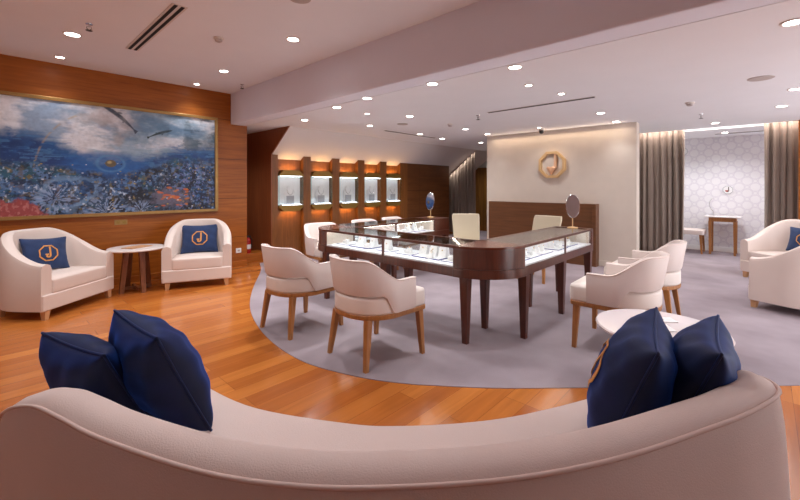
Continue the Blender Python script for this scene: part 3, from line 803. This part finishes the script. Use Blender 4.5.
cbox(FX0+.012, FX1-.01, Y0, Y1, ZB, ZD).build('display_deck', 'deck', fc)
cbox(FX1-.022, FX1-.004, Y0, Y1, ZD, ZT-.02).build('back_panel', 'topglass', fc)
cbox(FX0+.004, FX0+.010, Y0, Y1, ZB, ZT-.02).build('front_glass', 'glass', fc)
cbox(FX0+.02, FX1-.03, Y0, Y1, ZT-.008, ZT).build('top_glass', 'topglass', fc)
t = MB(); t.box(FX0-.004-O.x, FX0+.024-O.x, Y0-O.y, Y1-O.y, ZT-.022, ZT+.001); t.box(FX1-.03-O.x, FX1-O.x, Y0-O.y, Y1-O.y, ZT-.022, ZT+.001)
t.build('top_rail', 'mahogany', fc)
for ya, yb in ((Y0+.001, Y0+.004), (Y1-.004, Y1-.001)): cbox(FX0+.014, FX1-.03, ya, yb, ZD, ZT-.03).build('end_lining', 'panel', fc)
cbox(FX0-.002, FX0+.014, 2.843, 2.867, ZB, ZT-.02).build('mullion', 'mahogany', fc)
cbox(FX0-.008, FX0, 2.853, 2.857, ZA, ZB).build('joint_line', 'slot', fc)
cbox(FX0+.012, FX0+.022, Y0+.02, Y1-.02, ZT-.0248, ZT-.0222).build('light_strip', 'counterled', fc)
for x, y in ((2.845, 1.88), (3.28, 1.95), (3.30, 1.565), (2.845, 2.855), (3.2, 2.855), (2.845, 3.86), (3.24, 4.22), (3.24, 3.84)): leg(x-O.x, y-O.y, fc)

def wing(label, x0, x1, yo, yi, mull, blk, side):
    """straight wing along x; yo = customer face, yi = staff face; side = which y the view sees the glass from"""
    ox, oy = (x0+x1)/2, (yo+yi)/2
    W = thing('display_counter', label, 'display counter', (ox, oy, 0))
    lo, hi = min(yo, yi), max(yo, yi)
    def bx(a, b, c, d, e, f): return MB().box(a-ox, b-ox, c-oy, d-oy, e, f)
    bx(x0, x1, lo, hi, ZA, ZB).build('apron', 'mahogany', W, bevel=.004)
    bx(x0, x1-blk, lo+.012, hi-.012, ZB, ZD).build('display_deck', 'deck', W)
    for nm, y in (('outer_glass', lo+.004), ('inner_glass', hi-.010)):
        bx(x0, x1-blk, y, y+.006, ZB, ZT-.02).build(nm, 'glass', W)
    bx(x0, x1-blk, lo+.02, hi-.02, ZT-.008, ZT).build('top_glass', 'topglass', W)
    t = bx(x0, x1-blk, lo-.002, lo+.022, ZT-.022, ZT+.001); t.box(x0-ox, x1-blk-ox, hi-.022-oy, hi+.002-oy, ZT-.022, ZT+.001)
    t.build('top_rail', 'mahogany', W)
    ys = lo if side < 0 else hi
    mm = MB()
    for mxx in mull: mm.box(mxx-.01-ox, mxx+.01-ox, lo-.001-oy, lo+.012-oy, ZB, ZT-.02)
    mm.build('mullion', 'mahogany', W)
    bx(x1-blk, x1, lo, hi, ZB+.001, ZT).build('end_block', 'mahogany', W, bevel=.004)
    bx(x1-blk-.004, x1-blk-.001, lo+.03, hi-.03, ZD, ZT-.03).build('end_lining', 'panel', W)
    bx(x0+.05, x1-blk-.02, lo+.012, lo+.020, ZT-.0248, ZT-.0222).build('light_strip', 'counterled', W)
    for x in mull+[x1-.05]:
        for y in (lo+.045, hi-.045): leg(x-ox, y-oy, W)
    return W
wing('right wing of the mahogany glass display counter, beside the oval mirror at the wood cladding', 3.252, 5.12, 1.53, 1.98, [4.21], .06, -1)
wing('left wing of the mahogany glass display counter, below the lit wall cases', 3.252, 5.30, 4.27, 3.82, [4.02], .39, -1)

# jewellery displays ------------------------------------------------
CNT = {}
def ordinal(n): return ['first', 'second', 'third', 'fourth', 'fifth', 'sixth', 'seventh', 'eighth', 'ninth', 'tenth', 'eleventh', 'twelfth'][n]
def mk_tray(l):
    T = thing('display_tray', l, 'tray', group='display trays in the counter')
    MB().box(-.13, .13, -.09, .09, 0, .006).build('rim', 'blue', T); MB().box(-.124, .124, -.084, .084, .006, .008).build('pad', 'white', T); return T
def mk_card(l):
    T = thing('earring_stand', l, 'jewellery stand', group='upright jewellery stands')
    MB().prism_axis([(-.045, 0), (.035, 0), (.012, .13), (-.006, .13)], 0, -.045, .045).build('easel', 'white', T, bevel=.004)
    MB().sphere((0, -.031, .07), .006, n=6).build('jewel', 'gem', T); return T
def mk_block(l):
    T = thing('ring_stand', l, 'jewellery stand', group='low ring stands')
    m_ = MB(); m_.box(-.055, .0, -.022, .022, 0, .035); m_.box(.0, .045, -.022, .022, 0, .062)
    m_.build('block', 'white', T, bevel=.006)
    MB().tube([(.022+.011*math.cos(2*PI*i/12), 0, .073+.011*math.sin(2*PI*i/12)) for i in range(12)], .0025, 6, True).build('ring', 'gem', T); return T
def mk_slope(l):
    T = thing('bracelet_stand', l, 'jewellery stand', group='sloping bracelet stands')
    MB().prism_axis([(-.06, 0), (.06, 0), (.05, .03), (-.01, .085), (-.028, .085)], 0, -.035, .035).build('ramp', 'white', T, bevel=.006)
    MB().tube([(-.036+.07*i/8, -.0, .0) for i in range(2)], .0005, 4).build('chain', 'gem', T)
    return T
PROTO = {}
def put(kind, label, x, y, z, rz, s=1):
    if kind not in PROTO:
        o = {'tray': mk_tray, 'card': mk_card, 'block': mk_block}[kind](label); PROTO[kind] = o
        o.location = (x, y, z); o.rotation_euler = (0, 0, rz)
    else: o = dup(PROTO[kind], label, (x, y, z), rz)
    o.scale = (s, s, s)
    return o
word = {'tray': 'blue-edged white tray', 'card': 'white upright earring stand', 'block': 'small white ring stand'}
place = {'front': 'in the front counter, {} from the left', 'right': 'in the counter\'s right wing, {} from the near end', 'left': 'in the counter\'s left wing, {} from the near end'}
def row(where, items):
    n = {}
    for kind, x, y, rz, s in items:
        k = n.get(kind, 0); n[kind] = k+1
        put(kind, word[kind]+' '+place[where].format(ordinal(k)), x, y, ZD if kind == 'tray' else ZD+.008*1.0, rz, s)
Wv = -PI/2
row('front', [('tray', 3.0, 3.68, Wv, .75), ('block', 3.0, 3.68, Wv, .85), ('tray', 3.03, 3.36, Wv, 1.3), ('card', 3.06, 3.46, Wv, 1.0), ('card', 3.06, 3.26, Wv, .95), ('block', 2.95, 3.25, Wv, .9),
              ('tray', 3.0, 2.985, Wv, .8), ('card', 3.02, 2.99, Wv, .95),
              ('tray', 3.0, 2.7, Wv, .8), ('block', 3.0, 2.68, Wv, .9), ('tray', 3.03, 2.39, Wv, 1.3), ('card', 3.05, 2.50, Wv, 1.05), ('card', 3.05, 2.375, Wv, 1.0), ('block', 2.93, 2.34, Wv, .9), ('card', 3.05, 2.26, Wv, 1.0),
              ('tray', 2.98, 2.09, Wv, .8), ('block', 2.98, 2.09, Wv, 1.15)])
row('right', [('tray', 3.44, 1.72, 0, 1.0), ('card', 3.42, 1.74, .3, .9), ('tray', 3.72, 1.72, 0, 1.0), ('card', 3.66, 1.74, .3, .85), ('block', 3.79, 1.70, 0, .9), ('tray', 4.0, 1.72, 0, 1.0), ('card', 3.95, 1.74, .3, .9), ('card', 4.07, 1.74, .3, .85),
              ('tray', 4.4, 1.72, 0, 1.1), ('card', 4.36, 1.75, .3, .95), ('block', 4.47, 1.70, 0, 1.0), ('tray', 4.75, 1.72, 0, 1.0), ('block', 4.72, 1.70, 0, 1.0)])
row('left', [('tray', 3.6, 4.03, 0, 1.0), ('card', 3.56, 4.05, 0, .9), ('card', 3.67, 4.05, 0, .85), ('tray', 3.86, 4.03, 0, .9), ('block', 3.86, 4.02, 0, .95),
             ('tray', 4.18, 4.0, 0, .9), ('block', 4.12, 3.97, 0, 1.1), ('card', 4.24, 4.02, 0, .85), ('tray', 4.43, 4.0, 0, .9), ('block', 4.38, 3.97, 0, 1.2), ('card', 4.48, 4.02, 0, .9), ('tray', 4.68, 4.0, 0, .9), ('card', 4.64, 4.02, 0, .85), ('block', 4.74, 3.97, 0, 1.0)])

def table_mirror(label, x, y, rz):
    T = thing('table_mirror', label, 'mirror', (x, y, ZT+.001), rz)
    MB().lathe([(.06, 0), (.06, .008), (.012, .016)], 24).build('base', 'gold', T, smooth=True)
    MB().tube([(0, 0, .01), (0, 0, .13)], .006, 8).build('stem', 'gold', T)
    rotm = Matrix.Translation((0, 0, .27)) @ Matrix.Rotation(PI/2-.1, 4, 'X')
    MB().lathe([(.08, 0), (.084, .004), (.084, .012), (.08, .016)], 40, sy=1.75).build('rim', 'chrome', T, mx=rotm, smooth=True)
    MB().lathe([(.001, .0165), (.08, .0168), (.08, .0175), (.001, .0176)], 40, sy=1.75).build('mirror_glass', 'mirror', T, mx=rotm)
    return T
table_mirror('oval table mirror on the counter\'s right wing against the beige wall', 5.03, 1.745, -PI/4-.2)
table_mirror('oval table mirror on the counter\'s left wing against the dark veneer', 5.15, 4.1, -PI/2+.07)

# ------------------------------------------------------------------ lit wall cases
def wall_case(i, cx):
    nm = ['nearest the dark recess', 'second from the dark recess', 'middle one of five', 'second from the plain veneer', 'farthest, beside the plain veneer'][i]
    C = thing('display_case', 'glowing glass wall case with brass caps, '+nm, 'display case', (cx, NY+.10, 1.28))
    hw, hh, dp = .255, .28, .125
    for s, n in ((1, 'upper_cap'), (-1, 'lower_cap')):
        pl = [(-hw, s*hh), (hw, s*hh), (hw, s*(hh+.028)), (hw*.66, s*(hh+.106)), (-hw*.66, s*(hh+.106)), (-hw, s*(hh+.028))]
        cp = MB().prism_axis(pl, 1, -dp-.004, -.012).build(n, 'brass', C)
        MB().box(-.16, .16, -.085, -.05, s*(hh+.105)-.0016, s*(hh+.105)+.0016).build('back_light', 'glow', cp)
    MB().box(-hw+.006, hw-.006, -.012, -.001, -hh, hh).build('back_panel', 'white', C)
    MB().box(-hw+.006, hw-.006, -dp+.008, -.012, -hh, -hh+.012).build('shelf', 'white', C)
    dg = MB().box(-hw, hw, -dp, -dp+.006, -hh, hh).build('door_glass', 'glass', C)
    for x in (-hw, hw-.006): MB().box(x, x+.006, -dp+.007, -.001, -hh, hh).build('side_glass', 'caseglass', C)
    for x in (-1, 1):
        for z in (-1, 1): MB().box(x*(hw-.03)-.022, x*(hw-.03)+.022, -dp-.006, -dp+.008, z*(hh-.016)-.007, z*(hh-.016)+.007).build('hinge', 'chrome' if x > 0 else 'dark', dg)
    MB().box(-hw+.02, hw-.02, -dp+.012, -dp+.024, hh-.012, hh-.004).build('light_strip', 'caseled', C)
    MB().box(-hw+.02, hw-.02, -dp+.012, -dp+.02, -hh+.0125, -hh+.018).build('light_strip', 'caseled', C)
    b = thing('necklace_bust', 'white necklace bust inside the lit wall case '+nm, 'necklace bust', (cx, NY+.10-.045, 1.28-hh+.0125))
    rg = []
    for z, w, t in ((0, .085, .026), (.05, .10, .028), (.16, .115, .028), (.24, .12, .026), (.275, .09, .024), (.295, .05, .02), (.35, .04, .018), (.36, .035, .016)):
        rg.append([(w*math.cos(2*PI*k/20), t*math.sin(2*PI*k/20), z) for k in range(20)])
    MB().loft(rg).build('torso', 'white', b, smooth=True)
    MB().tube([(-.07, -.022, .285), (-.05, -.03, .22), (0, -.034, .18), (.05, -.03, .22), (.07, -.022, .285)], .004, 6).build('necklace', 'chrome', b)
    q = thing('jewellery_card', 'small grey card before the bust in the wall case '+nm, 'card', (cx-.012, NY+.10-.093, 1.28-hh+.0125))
    MB().box(-.08, .08, -.004, .004, 0, .17).build('sheet', 'grey', q)
    MB().box(-.06, .06, -.014, .012, 0, .005).build('foot', 'white', q)
for i in range(5): wall_case(i, (ribs[i][1]+ribs[i+1][0])/2)

# ------------------------------------------------------------------ curtains
def curtain(label, x, y0, y1, z0, ztop, wl=.10, amp=.035, ph=0):
    n = int(abs(y1-y0)/.008); rs = random.Random(int(ph*10)+3)
    js = [rs.uniform(-.4, .4) for _ in range(200)]
    rows = []
    for zi in range(15):
        row_ = []
        for i in range(n+1):
            y = y0+(y1-y0)*i/n; zt = ztop(y); z = z0+(zt-z0)*zi/14
            a = (y/wl+ph)*2*PI+js[int(y/wl+50) % 200]*.6*math.sin(z*1.1)
            k = amp*(.75+.35*math.sin(y*7+ph)+.2*(1-zi/14))
            row_.append((x+k*math.sin(a)+.35*k*math.sin(2.3*a+ph), y+.012*math.sin(a*.5+z), z))
        rows.append(row_)
    me = bpy.data.meshes.new('curtain'); vs = [p for r in rows for p in r]; m_ = n+1
    me.from_pydata(vs, [], [(r*m_+i, r*m_+i+1, (r+1)*m_+i+1, (r+1)*m_+i) for r in range(14) for i in range(n)])
    me.materials.append(M['curtain']); me.polygons.foreach_set('use_smooth', [True]*len(me.polygons))
    o = bpy.data.objects.new('curtain', me); COL.objects.link(o)
    s = o.modifiers.new('thick', 'SOLIDIFY'); s.thickness = .003
    return tag(o, label, 'curtain')
curtain('long taupe curtain between the feature wall and the wallpapered room', 8.98, 1.09, 2.28, .03, lambda y: ZF+.05, .105, .04, .2)
curtain('long taupe curtain right of the wallpapered room, at the right edge', 8.98, -.95, .0, .03, lambda y: ZF+.05, .10, .04, 1.1)
curtain('grey curtain hanging from the sloped ceiling, left of the feature wall', 9.5, 5.93, 7.1, .02, lambda y: min(ZF-.02, ZF-SL*(y-5.96)-.05), .12, .035, 2.3)

# ------------------------------------------------------------------ ceiling fittings
def downlight(label, x, y, z, r=.05, W=30, col=(.97, .98, 1), size=138, blend=1):
    T = thing('ceiling_light', label, 'ceiling light', (x, y, z))
    MB().lathe([(r+.018, 0), (r+.016, -.006), (r+.002, -.007), (r, -.001)], 32).build('trim_ring', 'plastic', T, smooth=True)
    MB().lathe([(.001, -.003), (r, -.0035), (r, -.001), (.001, -.001)], 32).build('diffuser', 'lamp', T)
    ld = bpy.data.lights.new('lamp', 'SPOT'); ld.energy = W; ld.color = col; ld.spot_size = math.radians(size); ld.spot_blend = blend; ld.shadow_soft_size = .05
    lo = bpy.data.objects.new('lamp', ld); COL.objects.link(lo); lo.location = (x, y, z-.06)
K = .92
near = [(.63, 5.16, .06, 'large bright downlight in the raised ceiling beside the sprinkler at upper left', 60), (.64, 6.18, .04, 'small downlight in the raised ceiling close above the painting\'s left half', 12),
        (2.22, 5.31, .05, 'downlight in the raised ceiling near its step, above the painting\'s right end', 60), (2.22, 6.28, .035, 'small downlight in the raised ceiling close to the wood wall near the painting\'s right end', 11),
        (2.24, 3.63, .055, 'downlight in the raised ceiling right of the round smoke detector, nearest the top edge', 60)]
for x, y, r, l, w in near: downlight(l, x, y, ZN, r, w*K, size=118)
far = [(3.45, 5.26, 'downlight in the lower ceiling nearest the corner where the step meets the wood wall'),
       (3.18, 4.10, 'downlight in the lower ceiling just right of the one nearest the wood wall corner'),
       (3.10, 3.42, 'downlight under the ceiling step, third along its lower edge from the wood wall'),
       (3.12, 2.46, 'downlight under the ceiling step, above the middle of the glass counter'),
       (3.18, 1.59, 'large downlight under the ceiling step, above the counter\'s rounded corner'),
       (4.52, 4.92, 'downlight in the lower ceiling above the second lit wall case'),
       (4.32, 3.83, 'downlight in the lower ceiling beside the round ceiling speaker grille'),
       (3.75, 4.14, 'small downlight in the lower ceiling among the row above the wall cases'),
       (5.92, 4.98, 'downlight in the lower ceiling at the end of the left slot vent'),
       (6.80, 5.09, 'downlight in the lower ceiling just past the left slot vent'),
       (5.97, 3.95, 'downlight in the lower ceiling left of the feature wall, before the sprinkler'),
       (6.83, 4.00, 'downlight in the lower ceiling close to the feature wall\'s left end'),
       (8.03, 4.88, 'downlight in the lower ceiling deep beyond the feature wall\'s left end'),
       (3.84, 1.77, 'small downlight in the lower ceiling behind the large one at the step'),
       (4.44, 1.66, 'small downlight in the lower ceiling just before the right slot vent'),
       (5.99, 1.69, 'downlight in the lower ceiling right of the long slot vent'),
       (6.93, 1.73, 'downlight in the lower ceiling close before the feature wall\'s right end'),
       (6.71, 2.90, 'small downlight in the lower ceiling beside the black dome camera'),
       (3.52, -.14, 'large downlight in the lower ceiling at the upper right corner'),
       (5.94, -.25, 'downlight in the lower ceiling at the right edge past the round speaker grille'),
       (7.07, -.17, 'downlight in the lower ceiling at the right, deeper than the speaker grille'),
       (8.20, .58, 'downlight in the lower ceiling before the wallpapered room'),
       (9.75, .55, 'downlight inside the wallpapered room')]
far += [(10.0, 5.6, 'added fill lamp in the lower ceiling, hidden behind the feature wall'), (2.5, 7.05, 'downlight in the corridor behind the painting wall')]  # the first is an unseen lamp added to brighten the far wood wall
for x, y, l in far: downlight(l, x, y, ZF, .032 if 'small' in l else .05, (8 if 'close' in l else 14 if 'small' in l else 30)*K*(1.25 if x > 9.5 else 1), size=105 if 'close' in l else 138)
for x, y, w_ in ((.64, 3.63, 'over the floor left of the sofa'), (-1, 5.2, 'beyond the left end of the painting'), (.64, 1.9, 'over the front of the curved sofa')):   # the same row carried on beyond the frame
    downlight('downlight in the raised ceiling '+w_, x, y, ZN, .05, 50*K)
for x, y, w_ in ((4.6, -1.4, 'in the lower ceiling right of the nearest right armchair'), (6.2, -1.6, 'in the lower ceiling right of the far right armchair'), (9.8, -.9, 'inside the wallpapered room behind the right curtain'), (9.8, 1.6, 'inside the wallpapered room behind the left curtain')):
    downlight('downlight '+w_, x, y, ZF, .05, 32*K)

def slot(label, x0, x1, y0, y1, z, double=False):
    """linear slot diffuser"""
    S = thing('slot_vent', label, 'ceiling vent', ((x0+x1)/2, (y0+y1)/2, z))
    hx, hy = abs(x1-x0)/2, abs(y1-y0)/2
    MB().box(-hx-.012, hx+.012, -hy-.012, hy+.012, -.006, -.001).build('frame', 'plastic', S)
    if double:
        ax = hx < hy
        for s in (-1, 1):
            if ax: MB().box(s*hx*.55-hx*.27, s*hx*.55+hx*.27, -hy, hy, -.010, -.006).build('slot', 'slot', S)
            else: MB().box(-hx, hx, s*hy*.5-hy*.32, s*hy*.5+hy*.32, -.010, -.006).build('slot', 'slot', S)
    else: MB().box(-hx, hx, -hy, hy, -.010, -.006).build('slot', 'slot', S)
slot('black double slot vent in the raised ceiling above the painting', 1.11, 1.21, 3.67, 5.22, ZN, True)
slot('long thin slot vent in the lower ceiling before the feature wall', 4.84, 4.875, 1.44, 2.83, ZF)
slot('thin slot vent in the lower ceiling above the lit wall cases', 5.1, 6.58, 5.11, 5.14, ZF)
slot('thin slot vent in the ceiling of the wallpapered room', 9.9, 9.94, -.2, .7, ZF)
def sprinkler(label, x, y, z):
    S = thing('ceiling_sprinkler', label, 'sprinkler', (x, y, z))
    MB().lathe([(.03, .002), (.028, -.006), (.012, -.01), (.012, -.03)], 20).build('body', 'chrome', S, smooth=True)
    MB().tube([(-.016, 0, -.028), (-.018, 0, -.045), (0, 0, -.062)], .003, 6).build('yoke', 'dark', S); MB().tube([(.016, 0, -.028), (.018, 0, -.045), (0, 0, -.062)], .003, 6).build('yoke', 'dark', S)
    MB().lathe([(.026, -.066), (.028, -.063), (.004, -.060)], 20).build('deflector', 'dark', S)
def detector(label, x, y, z, r=.05):
    D = thing('smoke_detector', label, 'smoke detector', (x, y, z))
    MB().lathe([(r, 0), (r, -.012), (r*.8, -.02)], 28).build('base', 'plastic', D, smooth=True)
    MB().lathe([(r*.72, -.018), (r*.7, -.036), (r*.4, -.045)], 28).build('sensor', 'grille', D, smooth=True)
def speaker(label, x, y, z, r=.10):
    S = thing('ceiling_speaker', label, 'speaker', (x, y, z))
    MB().lathe([(r, 0), (r, -.006), (r*.95, -.008)], 36).build('rim', 'grille', S, smooth=True)
    MB().lathe([(r*.93, -.004), (r*.93, -.009)], 36).build('grille', 'grille', S)
def ray(px, py, z):
    s = (px-400)/390; u = (187-py)/390; t_ = (z-1.35)/u; v = (FW+RT*s)*t_; return v.x, v.y
sprinkler('dark sprinkler head in the raised ceiling beside the large downlight', .70, 4.72, ZN)
sprinkler('dark sprinkler head in the raised ceiling just before the ceiling step', 2.70, 5.80, ZN)
detector('round smoke detector in the raised ceiling above the painting\'s right end', 1.69, 4.17, ZN)
speaker('round speaker grille in the raised ceiling cut by the top edge', 1.79, 2.80, ZN, .09)
speaker('round speaker grille in the lower ceiling at the right', 5.12, .02, ZF)
speaker('round speaker grille in the lower ceiling above the wall cases', 4.78, 4.40, ZF, .09)
sprinkler('sprinkler head in the lower ceiling left of the long slot vent', 4.96, 3.06, ZF)
sprinkler('sprinkler head in the lower ceiling before the wallpapered room', 7.06, .66, ZF)
detector('round smoke detector in the lower ceiling right of the feature wall', 6.0, .67, ZF)
detector('round smoke detector in the lower ceiling above the lit cases, right of the speaker', 5.32, 3.82, ZF, .045)
dc = thing('dome_camera', 'black dome security camera under the lower ceiling before the feature wall', 'security camera', (6.88, 2.93, ZF))
MB().lathe([(.05, 0), (.05, -.02), (.045, -.03)], 24).build('mount', 'plastic', dc, smooth=True); MB().sphere((0, 0, -.05), .042, n=12).build('dome', 'dark', dc, smooth='all')

# ------------------------------------------------------------------ recess and wall bits
pl = tag(MB().box(-.21, .21, -.16, .16, 0, .16).build('plinth', 'wallwood', bevel=.004), 'low wooden plinth in the dark recess under the fire extinguisher', 'plinth'); pl.location = (3.36, 6.86, 0)
fe = thing('fire_extinguisher', 'red fire extinguisher standing in the dark recess', 'fire extinguisher', (3.26, 6.80, .16))
MB().lathe([(.055, 0), (.06, .01), (.06, .22), (.045, .26), (.02, .28)], 24).build('cylinder', 'red', fe, smooth=True)
MB().lathe([(.061, .08), (.061, .16)], 24).build('label', 'paper', fe)
MB().box(-.012, .06, -.012, .012, .28, .31).build('valve', 'dark', fe)
MB().tube([(.05, 0, .29), (.085, 0, .24), (.08, 0, .08)], .008, 8).build('hose', 'dark', fe)
fs = thing('safety_sign', 'small red sign in the dark recess above the fire extinguisher', 'sign', (3.13, 6.74, .98))
MB().box(0, .006, -.06, .06, -.14, .14).build('plate', 'red', fs); MB().box(.006, .007, -.035, .035, -.10, .0).build('print', 'paper', fs)
so = thing('wall_socket', 'white wall socket low beside the armchair at the wood corner', 'socket', (2.98, YL, .27))
MB().box(-.045, .045, -.012, 0, -.04, .04).build('plate', 'white', so, bevel=.003); MB().box(-.02, .02, -.014, -.012, -.015, .015).build('outlet', 'grille', so)
sw = thing('wall_plate', 'small brass plate on the wood wall under the painting', 'plate', (1.32, YL, .86))
MB().box(-.075, .075, -.008, 0, -.035, .035).build('plate', 'frame', sw, bevel=.002)
for dx in (-.035, .035): MB().box(dx-.02, dx+.02, -.011, -.008, -.018, .018).build('rocker', 'brass', sw)

# ------------------------------------------------------------------ concealed strip lighting (coves) and added world fill through the open right side
def strip(name, locv, sx, sy, W, col, rot=(0, 0, 0)):
    ld = bpy.data.lights.new(name, 'AREA'); ld.shape = 'RECTANGLE'; ld.size = sx; ld.size_y = sy; ld.energy = W; ld.color = col
    o = bpy.data.objects.new(name, ld); COL.objects.link(o); o.location = locv; o.rotation_euler = rot
strip('cove_light', (7.12, 2.86, ZF-.012), .05, 2.5, 6, (1, .78, .56), (0, math.radians(35), 0))
strip('curtain_cove_light', (8.88, .6, ZF+.14), .04, 3.2, 16, (1, .88, .76), (0, math.radians(20), 0))
strip('slope_cove_light', (9.42, 6.4, 2.02), .03, 1.1, 2.5, (1, .92, .82), (math.atan(-SL), 0, 0))
w = bpy.data.worlds.new('surround'); SC.world = w; w.use_nodes = True
w.node_tree.nodes['Background'].inputs[0].default_value = (.95, .96, 1, 1); w.node_tree.nodes['Background'].inputs[1].default_value = 2.3

# ------------------------------------------------------------------ groups of repeats
GROUPS = {'visitor_chair': 'cream tub chairs around the counter', 'tub_armchair': 'cream tub armchairs', 'staff_chair': 'ivory chairs inside the counter', 'guest_chair': 'chairs in the wallpapered room',
          'cushion': 'scatter cushions', 'display_case': 'lit wall cases', 'necklace_bust': 'busts in the wall cases', 'jewellery_card': 'cards in the wall cases', 'ceiling_light': 'recessed downlights',
          'display_counter': 'display counter sections', 'curtain': 'long curtains', 'table_mirror': 'oval table mirrors', 'ceiling_sprinkler': 'sprinkler heads', 'smoke_detector': 'smoke detectors',
          'ceiling_speaker': 'ceiling speakers', 'slot_vent': 'slot vents', 'emblem_sign': 'emblems on the wallpaper'}
for o in COL.objects:
    k = o.name.split('.')[0]
    if not o.parent and k in GROUPS and 'label' in o: o['group'] = GROUPS[k]

# ------------------------------------------------------------------ camera
cd = bpy.data.cameras.new('camera'); cam = bpy.data.objects.new('camera', cd); COL.objects.link(cam)
cam.location = (0, 0, 1.35); cam.rotation_euler = (PI/2, 0, A0-PI/2)
cd.sensor_width = 36; cd.lens = 390/800*36; cd.shift_y = -63/800; cd.clip_start = .05
SC.camera = cam
SC.view_settings.view_transform = 'Standard'; SC.view_settings.look = 'None'; SC.view_settings.gamma = 1
SC.view_settings.exposure = .7; SC.view_settings.use_curve_mapping = False
SC.cycles.use_denoising = True; SC.cycles.max_bounces = 10; SC.cycles.diffuse_bounces = 6; SC.cycles.transparent_max_bounces = 24
SC.cycles.sample_clamp_indirect = 6
